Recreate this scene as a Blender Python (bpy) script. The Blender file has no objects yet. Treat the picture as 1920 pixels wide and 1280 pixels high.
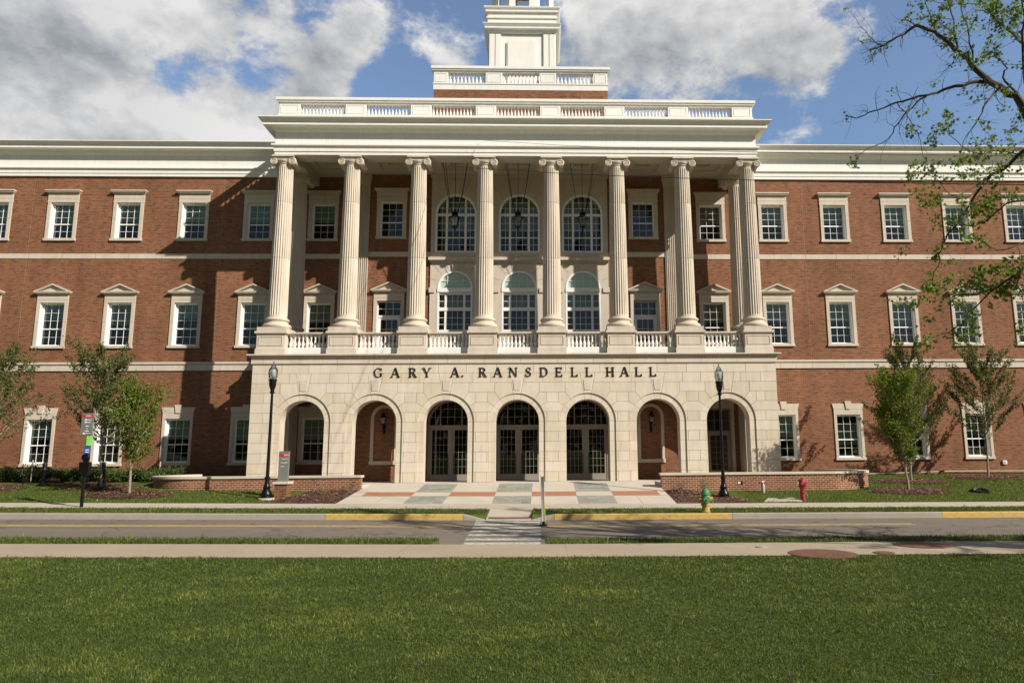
import bpy, math, random
import numpy as np
from mathutils import Vector, Matrix
random.seed(7); rng = np.random.default_rng(7)
sc = bpy.context.scene
COL = sc.collection
PI = math.pi
# ------------------------------------------------------------------ camera
P = dict(f=1334.5, pitch=.1574, yaw=.0331, roll=-.008, cx=1061.5, X=1.116, Y=-31.464, Z=1.123)
cd = bpy.data.cameras.new('camera'); cam = bpy.data.objects.new('camera', cd); COL.objects.link(cam); sc.camera = cam
F = Vector((math.sin(P['yaw']), math.cos(P['yaw']), 0)); R_ = Vector((math.cos(P['yaw']), -math.sin(P['yaw']), 0)); U_ = Vector((0, 0, 1))
F2 = F*math.cos(P['pitch']) + U_*math.sin(P['pitch']); U2 = U_*math.cos(P['pitch']) - F*math.sin(P['pitch'])
R3 = R_*math.cos(P['roll']) + U2*math.sin(P['roll']); U3 = U2*math.cos(P['roll']) - R_*math.sin(P['roll'])
cam.matrix_world = Matrix(((R3.x, U3.x, -F2.x, P['X']), (R3.y, U3.y, -F2.y, P['Y']), (R3.z, U3.z, -F2.z, P['Z']), (0, 0, 0, 1)))
cd.sensor_width = 36; cd.lens = P['f']/1920*36; cd.shift_x = (960-P['cx'])/1920; cd.shift_y = 0
cd.clip_start = .1; cd.clip_end = 3000
# ------------------------------------------------------------------ light
SUN = Vector((1.43, -1.0, 1.137)).normalized()          # direction towards the sun
el = math.asin(SUN.z); az = math.atan2(SUN.x, SUN.y)
sd = bpy.data.lights.new('sun', 'SUN'); sd.energy = 4.6; sd.angle = math.radians(.5); sd.color = (1, .93, .815)
so = bpy.data.objects.new('sun', sd); COL.objects.link(so); so.rotation_euler = (-SUN).to_track_quat('-Z', 'Y').to_euler()
so.location = (20, -30, 40)
sc.view_settings.view_transform = 'Standard'; sc.view_settings.look = 'None'; sc.view_settings.exposure = .52; sc.view_settings.gamma = 1
sc.view_settings.use_curve_mapping = False
W = bpy.data.worlds.new('World'); sc.world = W; W.use_nodes = True
nt = W.node_tree; nt.nodes.clear()
def N(nt, t, **k):
    n = nt.nodes.new(t)
    for a, b in k.items():
        if a.startswith('i_'):
            key = a[2:]; key = int(key) if key.isdigit() else key
            n.inputs[key].default_value = b
        else: setattr(n, a, b)
    return n
def math_(nt, op, a, b=None, clamp=False):
    n = N(nt, 'ShaderNodeMath', operation=op, use_clamp=clamp)
    for i, v in enumerate((a, b)):
        if v is None: continue
        if isinstance(v, (int, float)): n.inputs[i].default_value = v
        else: nt.links.new(v, n.inputs[i])
    return n.outputs[0]
def mixc(nt, fac, a, b, blend='MIX'):
    n = N(nt, 'ShaderNodeMix', data_type='RGBA', blend_type=blend)
    for s, v in ((0, fac), (6, a), (7, b)):
        if isinstance(v, (int, float)): n.inputs[s].default_value = v
        elif isinstance(v, tuple): n.inputs[s].default_value = v if len(v) == 4 else (*v, 1)
        else: nt.links.new(v, n.inputs[s])
    return n.outputs[2]
def ramp(nt, fac, stops, interp='LINEAR'):
    n = N(nt, 'ShaderNodeValToRGB'); cr = n.color_ramp; cr.interpolation = interp
    while len(cr.elements) > 1: cr.elements.remove(cr.elements[-1])
    cr.elements[0].position = stops[0][0]; cr.elements[0].color = (*stops[0][1], 1)
    for p, c in stops[1:]:
        e = cr.elements.new(p); e.color = (*c, 1)
    nt.links.new(fac, n.inputs[0]); return n.outputs[0]
def maprange(nt, v, a, b, c, d, kind='LINEAR'):
    n = N(nt, 'ShaderNodeMapRange', interpolation_type=kind); nt.links.new(v, n.inputs[0])
    for i, x in zip((1, 2, 3, 4), (a, b, c, d)): n.inputs[i].default_value = x
    return n.outputs[0]
sky = N(nt, 'ShaderNodeTexSky', sky_type='NISHITA', sun_disc=False, sun_elevation=el, sun_rotation=az, altitude=180, air_density=1.0, dust_density=.6, ozone_density=1.6)
BLOBS = [(-0.541, 0.7123, 0.4472, 0.1948, 0.9), (-0.468, 0.7735, 0.4273, 0.1274, 0.35), (-0.4784, 0.7316, 0.4858, 0.1948, 0.8), (-0.3586, 0.7893, 0.4985, 0.1124, 0.75), (-0.2643, 0.8339, 0.4846, 0.0899, 1.2), (-0.3033, 0.8362, 0.4568, 0.0674, 0.8), (-0.4238, 0.8093, 0.4067, 0.1124, 0.7), (-0.5109, 0.7735, 0.375, 0.0974, 0.6), (-0.355, 0.842, 0.4062, 0.0899, 0.6), (-0.577, 0.728, 0.3703, 0.1349, 0.7), (-0.2466, 0.8105, 0.5313, 0.045, 0.35), (-0.1978, 0.8261, 0.5276, 0.0674, 0.75), (-0.1337, 0.8431, 0.5208, 0.0599, 0.7), (-0.1013, 0.8594, 0.5012, 0.045, 0.5), (0.0781, 0.8403, 0.5365, 0.0974, 0.9), (0.1792, 0.8287, 0.5303, 0.1199, 0.95), (0.2554, 0.8073, 0.5321, 0.1274, 0.9), (0.3284, 0.7882, 0.5205, 0.0899, 0.8), (0.3575, 0.8015, 0.4794, 0.0824, 0.9), (0.1284, 0.8653, 0.4845, 0.0749, 0.55), (0.2605, 0.8323, 0.4893, 0.0899, 0.5), (0.3354, 0.8149, 0.4727, 0.0525, 0.5), (0.2166, 0.8515, 0.4776, 0.045, 0.3), (0.4883, 0.7907, 0.3693, 0.03, 0.5), (-0.4361, 0.7775, 0.4531, 0.0562, -1.6), (-0.3362, 0.8177, 0.4673, 0.0562, -1.3), (-0.3917, 0.8006, 0.4534, 0.0375, -0.6), (-0.276, 0.8008, 0.5316, 0.045, -1.0), (-0.1882, 0.8488, 0.4941, 0.045, -0.9), (-0.1708, 0.8688, 0.4648, 0.045, -1.0), (-0.2231, 0.8582, 0.4623, 0.0375, -0.7), (-0.0317, 0.8431, 0.5369, 0.0525, -0.6), (0.2147, 0.8396, 0.499, 0.0525, -0.9), (0.276, 0.8427, 0.4623, 0.045, -0.7), (0.3625, 0.8198, 0.4434, 0.045, -0.7), (0.4366, 0.7777, 0.4523, 0.1274, -1.5), (0.338, 0.7771, 0.531, 0.0337, -0.9), (0.3787, 0.7879, 0.4856, 0.0375, -0.4), (-0.2253, 0.8712, 0.4361, 0.03, -0.5), (-0.4835, 0.7863, 0.3847, 0.03, -0.5), (0.1151, 0.8732, 0.4736, 0.03, -0.4)]
GREY = (-0.540, 0.743, 0.397)
tc = N(nt, 'ShaderNodeTexCoord'); D = tc.outputs['Generated']
warp = N(nt, 'ShaderNodeTexNoise', i_Scale=7., i_Detail=4., i_Roughness=.55); nt.links.new(D, warp.inputs['Vector'])
vm = N(nt, 'ShaderNodeVectorMath', operation='MULTIPLY_ADD'); nt.links.new(warp.outputs['Color'], vm.inputs[0]); vm.inputs[1].default_value = (.075,)*3; vm.inputs[2].default_value = (0, 0, 0)
va = N(nt, 'ShaderNodeVectorMath', operation='ADD'); nt.links.new(D, va.inputs[0]); nt.links.new(vm.outputs[0], va.inputs[1])
vs = N(nt, 'ShaderNodeVectorMath', operation='SUBTRACT'); nt.links.new(va.outputs[0], vs.inputs[0]); vs.inputs[1].default_value = (.0375,)*3
tot = None
for x, y, z, r, w in BLOBS:
    dn = N(nt, 'ShaderNodeVectorMath', operation='DISTANCE'); nt.links.new(vs.outputs[0], dn.inputs[0]); dn.inputs[1].default_value = (x, y, z)
    m = maprange(nt, dn.outputs['Value'], 0, r*1.25, w, 0, 'SMOOTHSTEP')
    tot = m if tot is None else math_(nt, 'ADD', tot, m)

mp = N(nt, 'ShaderNodeMapping'); mp.inputs['Scale'].default_value = (1, 1, 1.5); nt.links.new(D, mp.inputs[0])
n1 = N(nt, 'ShaderNodeTexNoise', i_Scale=8., i_Detail=12., i_Roughness=.62, i_Distortion=.15); nt.links.new(mp.outputs[0], n1.inputs['Vector'])
n2 = N(nt, 'ShaderNodeTexNoise', i_Scale=26., i_Detail=10., i_Roughness=.7, i_Distortion=.1); nt.links.new(mp.outputs[0], n2.inputs['Vector'])
n3 = N(nt, 'ShaderNodeTexNoise', i_Scale=4.5, i_Detail=6., i_Roughness=.55, i_Distortion=.2); nt.links.new(mp.outputs[0], n3.inputs['Vector'])
# clouds outside the view (a loose scatter, so that the whole dome is a spring sky)
sepd = N(nt, 'ShaderNodeSeparateXYZ'); nt.links.new(D, sepd.inputs[0])
back = maprange(nt, sepd.outputs[1], .45, .1, 0, -.25)
base = math_(nt, 'ADD', math_(nt, 'MULTIPLY', tot, .72), back)
v = math_(nt, 'ADD', base, math_(nt, 'MULTIPLY', math_(nt, 'SUBTRACT', n1.outputs[0], .5), 2.9))
v = math_(nt, 'ADD', v, math_(nt, 'MULTIPLY', math_(nt, 'SUBTRACT', n2.outputs[0], .5), 1.15))
mask = maprange(nt, v, .10, .78, 0, .97, 'SMOOTHSTEP')
# cloud brightness: lit billows, grey heavy part
thick = maprange(nt, v, .4, 1.4, 0, 1)
b = math_(nt, 'ADD', math_(nt, 'MULTIPLY', n3.outputs[0], .95), math_(nt, 'MULTIPLY', n1.outputs[0], .7))
b = math_(nt, 'ADD', b, math_(nt, 'MULTIPLY', n2.outputs[0], .2))
bn = maprange(nt, b, .70, 1.02, 0, 1)
# heavy bank towards the left of the hall
dl = N(nt, 'ShaderNodeVectorMath', operation='DISTANCE'); nt.links.new(vs.outputs[0], dl.inputs[0]); dl.inputs[1].default_value = GREY
heavy = maprange(nt, dl.outputs['Value'], .05, .25, .22, 0, 'SMOOTHSTEP')
bn2 = math_(nt, 'SUBTRACT', bn, heavy, clamp=True)
cc = ramp(nt, bn2, [(0, (3.0, 3.2, 3.45)), (.4, (4.9, 4.95, 5.05)), (1, (8.1, 7.95, 7.8))])
dirf = maprange(nt, sepd.outputs[1], -.3, .45, 0, 1, 'SMOOTHSTEP')  # sky dimmed behind the camera to weaken the fill in shade
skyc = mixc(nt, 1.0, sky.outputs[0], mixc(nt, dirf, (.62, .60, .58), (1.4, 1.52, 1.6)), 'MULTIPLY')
hz = maprange(nt, sepd.outputs[2], .12, .42, .80, 1.0)
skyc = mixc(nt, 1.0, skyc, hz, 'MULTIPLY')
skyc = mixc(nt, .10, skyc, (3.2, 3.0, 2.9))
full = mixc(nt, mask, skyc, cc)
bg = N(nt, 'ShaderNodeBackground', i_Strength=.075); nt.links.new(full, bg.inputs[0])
wo = N(nt, 'ShaderNodeOutputWorld'); nt.links.new(bg.outputs[0], wo.inputs[0])
# ------------------------------------------------------------------ materials
def new_mat(name):
    m = bpy.data.materials.new(name); m.use_nodes = True; t = m.node_tree
    return m, t, t.nodes['Principled BSDF']
def pos(t): return N(t, 'ShaderNodeNewGeometry').outputs['Position']
def noise(t, vec, scale, detail=4, rough=.55, dist=0):
    n = N(t, 'ShaderNodeTexNoise', i_Scale=scale, i_Detail=float(detail), i_Roughness=rough, i_Distortion=dist); t.links.new(vec, n.inputs['Vector']); return n.outputs[0]
def simple(name, col, rough=.6, metal=0, var=.12, scale=3., bump=0, spec=.5):
    m, t, b = new_mat(name); p = pos(t)
    n = noise(t, p, scale, 5)
    lo = tuple(c*(1-var) for c in col); hi = tuple(min(1, c*(1+var)) for c in col)
    t.links.new(ramp(t, n, [(.3, lo), (.7, hi)]), b.inputs['Base Color'])
    b.inputs['Roughness'].default_value = rough; b.inputs['Metallic'].default_value = metal; b.inputs['Specular IOR Level'].default_value = spec
    if bump:
        bp = N(t, 'ShaderNodeBump', i_Strength=bump, i_Distance=.02); t.links.new(noise(t, p, scale*12, 3), bp.inputs['Height']); t.links.new(bp.outputs[0], b.inputs['Normal'])
    return m
def brick_mat(name, uv=False, c1=(.205, .071, .032), c2=(.105, .045, .027), c3=(.262, .106, .05), mortar=(.27, .19, .125), course=.0815, blen=.213, msize=.0085):
    m, t, b = new_mat(name)
    if uv: vec = N(t, 'ShaderNodeTexCoord').outputs['UV']; p = pos(t)
    else:
        p = pos(t); s = N(t, 'ShaderNodeSeparateXYZ'); t.links.new(p, s.inputs[0]); c = N(t, 'ShaderNodeCombineXYZ')
        t.links.new(math_(t, 'ADD', s.outputs[0], s.outputs[1]), c.inputs[0]); t.links.new(s.outputs[2], c.inputs[1]); vec = c.outputs[0]
    br = N(t, 'ShaderNodeTexBrick', i_Scale=1., offset=.5); t.links.new(vec, br.inputs['Vector'])
    br.inputs['Brick Width'].default_value = blen; br.inputs['Row Height'].default_value = course; br.inputs['Mortar Size'].default_value = msize; br.inputs['Mortar Smooth'].default_value = .3
    br.inputs['Bias'].default_value = -.1
    br.inputs['Color1'].default_value = (*c1, 1); br.inputs['Color2'].default_value = (*c3, 1); br.inputs['Mortar'].default_value = (*mortar, 1)
    # dark over-burnt headers scattered
    mpn = N(t, 'ShaderNodeMapping'); mpn.inputs['Scale'].default_value = (1/blen*.9, 1/course*.9, 1); t.links.new(vec, mpn.inputs[0])
    nn = noise(t, mpn.outputs[0], .8, 2, .5)
    dark = maprange(t, nn, .53, .62, 0, .85)
    dk = math_(t, 'MULTIPLY', dark, math_(t, 'SUBTRACT', 1, br.outputs['Fac']))
    c = mixc(t, dk, br.outputs['Color'], (*c2, 1))
    big = noise(t, p, .35, 4, .6)
    st = N(t, 'ShaderNodeMapping'); st.inputs['Scale'].default_value = (1.6, 1.6, .12); t.links.new(p, st.inputs[0])
    streak = noise(t, st.outputs[0], 1.2, 4)
    f = math_(t, 'ADD', maprange(t, big, .3, .7, .80, 1.14), maprange(t, streak, .3, .7, -.10, .10))
    c = mixc(t, 1, c, f, 'MULTIPLY')
    t.links.new(c, b.inputs['Base Color']); b.inputs['Roughness'].default_value = .85; b.inputs['Specular IOR Level'].default_value = .25
    bp = N(t, 'ShaderNodeBump', i_Strength=.5, i_Distance=.006, invert=True); t.links.new(br.outputs['Fac'], bp.inputs['Height']); t.links.new(bp.outputs[0], b.inputs['Normal'])
    return m
def stone_mat(name, col, island=.0, var=.08, streak=.06):
    m, t, b = new_mat(name); p = pos(t)
    st = N(t, 'ShaderNodeMapping'); st.inputs['Scale'].default_value = (2.2, 2.2, .25); t.links.new(p, st.inputs[0])
    f = math_(t, 'ADD', maprange(t, noise(t, p, 1.3, 6, .6), .3, .7, 1-var, 1+var*.6), maprange(t, noise(t, st.outputs[0], 2, 5), .3, .7, -streak, streak))
    f = math_(t, 'ADD', f, maprange(t, noise(t, p, 40, 3), .2, .8, -.035, .035))
    c = mixc(t, 1, (*col, 1), f, 'MULTIPLY')
    sx = N(t, 'ShaderNodeMapping'); sx.inputs['Scale'].default_value = (5.5, 5.5, .35); t.links.new(p, sx.inputs[0])
    c = mixc(t, maprange(t, noise(t, sx.outputs[0], 1.5, 6, .7), .56, .74, 0, .38), c, (col[0]*.66, col[1]*.56, col[2]*.47, 1))
    if island:
        g = N(t, 'ShaderNodeNewGeometry')
        ic = ramp(t, g.outputs['Random Per Island'], [(0, (1.02, 1.02, 1.03)), (.35, (1.0, .99, .97)), (.6, (.95, .93, .88)), (.85, (.9, .86, .79)), (1, (.99, .99, 1.0))])
        c = mixc(t, island, c, mixc(t, 1, c, ic, 'MULTIPLY'))
    t.links.new(c, b.inputs['Base Color']); b.inputs['Roughness'].default_value = .8; b.inputs['Specular IOR Level'].default_value = .25
    bp = N(t, 'ShaderNodeBump', i_Strength=.15, i_Distance=.01); t.links.new(noise(t, p, 60, 3), bp.inputs['Height']); t.links.new(bp.outputs[0], b.inputs['Normal'])
    return m
M = {}
M['brick'] = brick_mat('red_brick')
M['brick_uv'] = brick_mat('red_brick_low', uv=True, mortar=(.46, .33, .24), msize=.011)
LIME = (.56, .49, .41)
M['ashlar'] = stone_mat('limestone_ashlar', (.615, .545, .45), island=.75)
M['lime'] = stone_mat('limestone', LIME)
M['lime_d'] = stone_mat('limestone_column', (.54, .47, .385), var=.06, streak=.1)
M['joint'] = simple('joint_mortar', (.30, .22, .14), .9)
M['white'] = stone_mat('white_trim', (.77, .75, .71), var=.025, streak=.03)
M['whitew'] = simple('white_window_paint', (.82, .82, .80), .45, var=.02)
M['taupe'] = simple('taupe_door_paint', (.27, .235, .20), .45, var=.05)
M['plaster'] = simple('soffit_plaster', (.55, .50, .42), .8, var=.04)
M['black'] = simple('black_metal', (.012, .012, .014), .35, .6, var=.2)
M['bronze'] = simple('bronze_letters', (.028, .02, .016), .4, .5, var=.15)
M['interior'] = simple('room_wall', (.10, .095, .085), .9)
M['roof'] = simple('flat_roof', (.3, .3, .29), .9)
M['gravel'] = simple('concrete_pad', (.42, .38, .32), .9, var=.1, scale=8, bump=.3)
M['red'] = simple('red_paint', (.28, .02, .022), .6, var=.15, scale=8)
M['yellow'] = simple('hydrant_yellow', (.38, .27, .06), .7, var=.25, scale=9)
M['green'] = simple('hydrant_green', (.05, .20, .09), .65, var=.2, scale=9)
M['steel'] = simple('grey_steel', (.34, .34, .32), .5, .4, var=.15)
M['signgrey'] = simple('sign_grey', (.16, .165, .15), .5, var=.06)
M['signred'] = simple('sign_red', (.5, .02, .03), .45, var=.03)
M['signwhite'] = simple('sign_white', (.75, .75, .72), .5, var=.02)
M['lime_green'] = simple('flyer_green', (.22, .62, .16), .6, var=.1)
M['blue'] = simple('sticker_blue', (.02, .09, .42), .5, var=.1)
M['fluoro'] = simple('fluorescent_yellow', (.62, .75, .04), .5, var=.08)
M['rust'] = simple('rusty_iron', (.17, .075, .048), .85, var=.25, scale=14, bump=.5)
M['wood'] = simple('stake_wood', (.5, .42, .3), .8, var=.1)
M['bark'] = simple('tree_bark', (.085, .065, .048), .9, var=.4, scale=12, bump=.8)
M['barkl'] = simple('young_bark', (.24, .20, .15), .85, var=.25, scale=14, bump=.4)
M['shrubtwig'] = simple('dry_twig', (.33, .24, .14), .85, var=.25)
def glass_mat(name, tint, refl=.14, dark=0.):
    m, t, b = new_mat(name); out = t.nodes['Material Output']
    tr = N(t, 'ShaderNodeBsdfTransparent'); tr.inputs[0].default_value = (*tint, 1)
    gl = N(t, 'ShaderNodeBsdfGlossy', i_Roughness=.02); gl.inputs[0].default_value = (.8, .84, .86, 1)
    fr = N(t, 'ShaderNodeFresnel', i_IOR=1.5); f = math_(t, 'ADD', fr.outputs[0], refl-.04)
    bp = N(t, 'ShaderNodeBump', i_Strength=.025, i_Distance=.05); t.links.new(noise(t, pos(t), 1.7, 2), bp.inputs['Height']); t.links.new(bp.outputs[0], gl.inputs['Normal'])
    mx = N(t, 'ShaderNodeMixShader'); t.links.new(f, mx.inputs[0]); t.links.new(tr.outputs[0], mx.inputs[1]); t.links.new(gl.outputs[0], mx.inputs[2])
    t.links.new(mx.outputs[0], out.inputs[0]); return m
M['glass'] = glass_mat('window_glass', (.78, .83, .80), .055)
M['doorglass'] = glass_mat('door_glass', (.35, .37, .36), .05)
M['mint'] = simple('frosted_mint_glass', (.40, .55, .47), .15, var=.06)
M['lampglass'] = glass_mat('lamp_glass', (.93, .94, .93), .16); M['globeglass'] = glass_mat('globe_glass', (.92, .93, .92), .38)
def blind_mat():
    m, t, b = new_mat('roller_blind'); p = pos(t)
    oi = N(t, 'ShaderNodeObjectInfo')
    c = ramp(t, oi.outputs['Random'], [(0, (.56, .63, .53)), (.5, (.66, .73, .62)), (1, (.47, .52, .44))])
    s = N(t, 'ShaderNodeMapping'); s.inputs['Scale'].default_value = (9, 0, .4); t.links.new(p, s.inputs[0])
    c = mixc(t, 1, c, maprange(t, noise(t, s.outputs[0], 1.5, 2), .3, .7, .8, 1.15), 'MULTIPLY')
    t.links.new(c, b.inputs['Base Color']); b.inputs['Roughness'].default_value = .8; return m
M['blind'] = blind_mat()
def concrete(name, col, joint=0, var=.1):
    m, t, b = new_mat(name); p = pos(t)
    f = math_(t, 'ADD', maprange(t, noise(t, p, .8, 6, .65), .25, .75, 1-var, 1+var), maprange(t, noise(t, p, 30, 4, .7), .2, .8, -.08, .08))
    c = mixc(t, 1, (*col, 1), f, 'MULTIPLY')
    sp = maprange(t, noise(t, p, 5, 3, .6), .66, .72, 0, .25)
    c = mixc(t, sp, c, (col[0]*.5, col[1]*.5, col[2]*.5, 1))
    if joint:
        s = N(t, 'ShaderNodeSeparateXYZ'); t.links.new(p, s.inputs[0])
        fx = math_(t, 'ABSOLUTE', math_(t, 'SUBTRACT', math_(t, 'FRACT', math_(t, 'DIVIDE', s.outputs[0], joint)), .5))
        j = maprange(t, fx, .0, .008/joint, 1, 0)
        c = mixc(t, math_(t, 'MULTIPLY', j, .6), c, (.12, .1, .08, 1))
    t.links.new(c, b.inputs['Base Color']); b.inputs['Roughness'].default_value = .9; b.inputs['Specular IOR Level'].default_value = .2
    bp = N(t, 'ShaderNodeBump', i_Strength=.2, i_Distance=.01); t.links.new(noise(t, p, 50, 3), bp.inputs['Height']); t.links.new(bp.outputs[0], b.inputs['Normal'])
    return m
M['sidewalk'] = concrete('sidewalk_concrete', (.37, .30, .215), 3.1)
M['sidewalk_far'] = concrete('far_sidewalk_concrete', (.44, .385, .31), 1.55)
M['plaza'] = concrete('plaza_concrete', (.50, .45, .375))
M['kerb'] = concrete('kerb_concrete', (.32, .29, .24), 3.05, .15)
M['kerby'] = None
def asphalt():
    m, t, b = new_mat('asphalt'); p = pos(t)
    s = N(t, 'ShaderNodeMapping'); s.inputs['Scale'].default_value = (.15, 1.6, 1); t.links.new(p, s.inputs[0])
    f = math_(t, 'ADD', maprange(t, noise(t, s.outputs[0], 1, 5, .6), .3, .7, .84, 1.12), maprange(t, noise(t, p, 90, 3, .7), .3, .7, -.22, .22))
    c = mixc(t, 1, (.18, .15, .12, 1), f, 'MULTIPLY'); vr = N(t, 'ShaderNodeTexVoronoi', i_Scale=.33, feature='DISTANCE_TO_EDGE'); wv = N(t, 'ShaderNodeVectorMath', operation='ADD'); nn = N(t, 'ShaderNodeTexNoise', i_Scale=2.5, i_Detail=5.); t.links.new(p, nn.inputs['Vector']); t.links.new(p, wv.inputs[0]); t.links.new(nn.outputs['Color'], wv.inputs[1]); t.links.new(wv.outputs[0], vr.inputs['Vector']); c = mixc(t, maprange(t, vr.outputs['Distance'], .0, .016, .8, 0), c, (.06, .05, .045, 1)); c = mixc(t, maprange(t, noise(t, p, .9, 5, .7), .58, .68, 0, .35), c, (.10, .085, .07, 1)); t.links.new(c, b.inputs['Base Color']); b.inputs['Roughness'].default_value = .9; b.inputs['Specular IOR Level'].default_value = .3
    bp = N(t, 'ShaderNodeBump', i_Strength=.4, i_Distance=.01); t.links.new(noise(t, p, 120, 2), bp.inputs['Height']); t.links.new(bp.outputs[0], b.inputs['Normal'])
    return m
M['asphalt'] = asphalt()
def paint(name, col, wear=.55):
    m, t, b = new_mat(name); p = pos(t)
    w = maprange(t, noise(t, p, 9, 6, .7), wear-.06, wear+.1, 0, .75)
    c = mixc(t, w, (*col, 1), (.2, .18, .16, 1)); t.links.new(c, b.inputs['Base Color']); b.inputs['Roughness'].default_value = .8; return m
M['pwhite'] = paint('road_paint_white', (.52, .50, .44), .5)
M['kerby'] = paint('kerb_yellow_paint', (.52, .34, .085), .56)
M['pyellow'] = paint('road_paint_yellow', (.52, .36, .08), .5)
def slate():
    m, t, b = new_mat('slate_paving'); p = pos(t); s = N(t, 'ShaderNodeSeparateXYZ'); t.links.new(p, s.inputs[0]); c = N(t, 'ShaderNodeCombineXYZ'); t.links.new(s.outputs[0], c.inputs[0]); t.links.new(s.outputs[1], c.inputs[1])
    br = N(t, 'ShaderNodeTexBrick', i_Scale=1., offset=.5); t.links.new(c.outputs[0], br.inputs['Vector'])
    for k, v in (('Brick Width', .62), ('Row Height', .43), ('Mortar Size', .012)): br.inputs[k].default_value = v
    br.inputs['Color1'].default_value = (.215, .215, .185, 1); br.inputs['Color2'].default_value = (.30, .295, .25, 1); br.inputs['Mortar'].default_value = (.36, .34, .3, 1)
    c2 = mixc(t, 1, br.outputs[0], maprange(t, noise(t, p, 3, 5), .3, .7, .85, 1.15), 'MULTIPLY'); t.links.new(c2, b.inputs['Base Color']); b.inputs['Roughness'].default_value = .75; return m
M['slate'] = slate()
def paver():
    m, t, b = new_mat('orange_brick_paver'); p = pos(t)
    br = N(t, 'ShaderNodeTexBrick', i_Scale=1., offset=.5); t.links.new(p, br.inputs['Vector'])
    for k, v in (('Brick Width', .2), ('Row Height', .1), ('Mortar Size', .006)): br.inputs[k].default_value = v
    br.inputs['Color1'].default_value = (.34, .125, .065, 1); br.inputs['Color2'].default_value = (.41, .16, .09, 1); br.inputs['Mortar'].default_value = (.35, .2, .13, 1)
    t.links.new(br.outputs[0], b.inputs['Base Color']); b.inputs['Roughness'].default_value = .85; return m
M['paver'] = paver()
M['tactile'] = simple('tactile_brick', (.17, .06, .04), .9, var=.2, scale=20)
def mulch():
    m, t, b = new_mat('bark_mulch'); p = pos(t)
    v = N(t, 'ShaderNodeTexVoronoi', i_Scale=22.); t.links.new(p, v.inputs['Vector'])
    c = ramp(t, v.outputs['Distance'], [(0, (.21, .095, .055)), (.35, (.12, .05, .03)), (.7, (.035, .016, .010))])
    c = mixc(t, 1, c, maprange(t, noise(t, p, 6, 6, .8), .3, .7, .35, 1.9), 'MULTIPLY')
    t.links.new(c, b.inputs['Base Color']); b.inputs['Roughness'].default_value = .95
    bp = N(t, 'ShaderNodeBump', i_Strength=1, i_Distance=.04); t.links.new(v.outputs['Distance'], bp.inputs['Height']); t.links.new(bp.outputs[0], b.inputs['Normal'])
    return m
M['mulch'] = mulch()
M['chip_a'] = simple('mulch_chip_light', (.24, .125, .075), .95, var=.3)
M['chip_b'] = simple('mulch_chip_dark', (.09, .04, .026), .95, var=.3)
GDARK, GMID, GYEL = (.044, .060, .012), (.088, .112, .022), (.16, .17, .035)
def lawn_col(t, p):
    a = noise(t, p, .5, 5, .6); bb = noise(t, p, 3.5, 5, .65)
    f = math_(t, 'ADD', math_(t, 'MULTIPLY', a, .55), math_(t, 'MULTIPLY', bb, .45))
    return ramp(t, f, [(.32, GDARK), (.5, (.068, .094, .014)), (.68, GMID)])
def lawn():
    m, t, b = new_mat('lawn'); p = pos(t)
    c = lawn_col(t, p)
    g = noise(t, p, 55, 4, .7)
    c = mixc(t, 1, c, maprange(t, g, .25, .75, .9, 2.1), 'MULTIPLY')
    c = mixc(t, .16, c, (.10, .07, .04, 1))
    t.links.new(c, b.inputs['Base Color']); b.inputs['Roughness'].default_value = .95; b.inputs['Specular IOR Level'].default_value = .1
    bp = N(t, 'ShaderNodeBump', i_Strength=.9, i_Distance=.05); t.links.new(noise(t, p, 38, 4, .7), bp.inputs['Height']); t.links.new(bp.outputs[0], b.inputs['Normal'])
    return m
M['lawn'] = lawn()
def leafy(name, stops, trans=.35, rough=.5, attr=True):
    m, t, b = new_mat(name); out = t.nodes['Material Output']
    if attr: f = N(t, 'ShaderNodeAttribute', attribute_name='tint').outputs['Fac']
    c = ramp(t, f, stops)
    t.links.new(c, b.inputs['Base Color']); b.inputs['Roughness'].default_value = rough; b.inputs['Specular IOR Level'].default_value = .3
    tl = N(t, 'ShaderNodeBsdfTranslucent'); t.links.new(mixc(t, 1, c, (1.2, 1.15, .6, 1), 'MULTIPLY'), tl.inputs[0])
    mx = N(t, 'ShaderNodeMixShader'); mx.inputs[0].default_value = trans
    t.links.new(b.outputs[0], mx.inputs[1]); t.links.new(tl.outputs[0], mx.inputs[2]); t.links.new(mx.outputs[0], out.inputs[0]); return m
M['blade'] = leafy('grass_blade', [(0, (.026, .038, .008)), (.3, (.066, .098, .017)), (.55, (.125, .165, .032)), (.78, (.22, .24, .05)), (1, (.50, .43, .12))], .3)
M['leaf_bright'] = leafy('spring_leaf', [(0, (.07, .10, .012)), (.5, (.125, .17, .02)), (1, (.20, .245, .035))], .45)
M['leaf_dark'] = leafy('dark_leaf', [(0, (.05, .07, .02)), (.5, (.10, .12, .032)), (1, (.17, .175, .055))], .35)
M['leaf_big'] = leafy('young_maple_leaf', [(0, (.05, .10, .012)), (.5, (.11, .18, .02)), (1, (.24, .31, .06))], .45)
M['leaf_shrub'] = leafy('shrub_leaf', [(0, (.03, .055, .012)), (.5, (.065, .10, .02)), (1, (.12, .16, .035))], .3)
M['leaf_dry'] = leafy('dry_leaf', [(0, (.14, .10, .05)), (.6, (.20, .15, .07)), (1, (.15, .18, .05))], .3)
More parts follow.
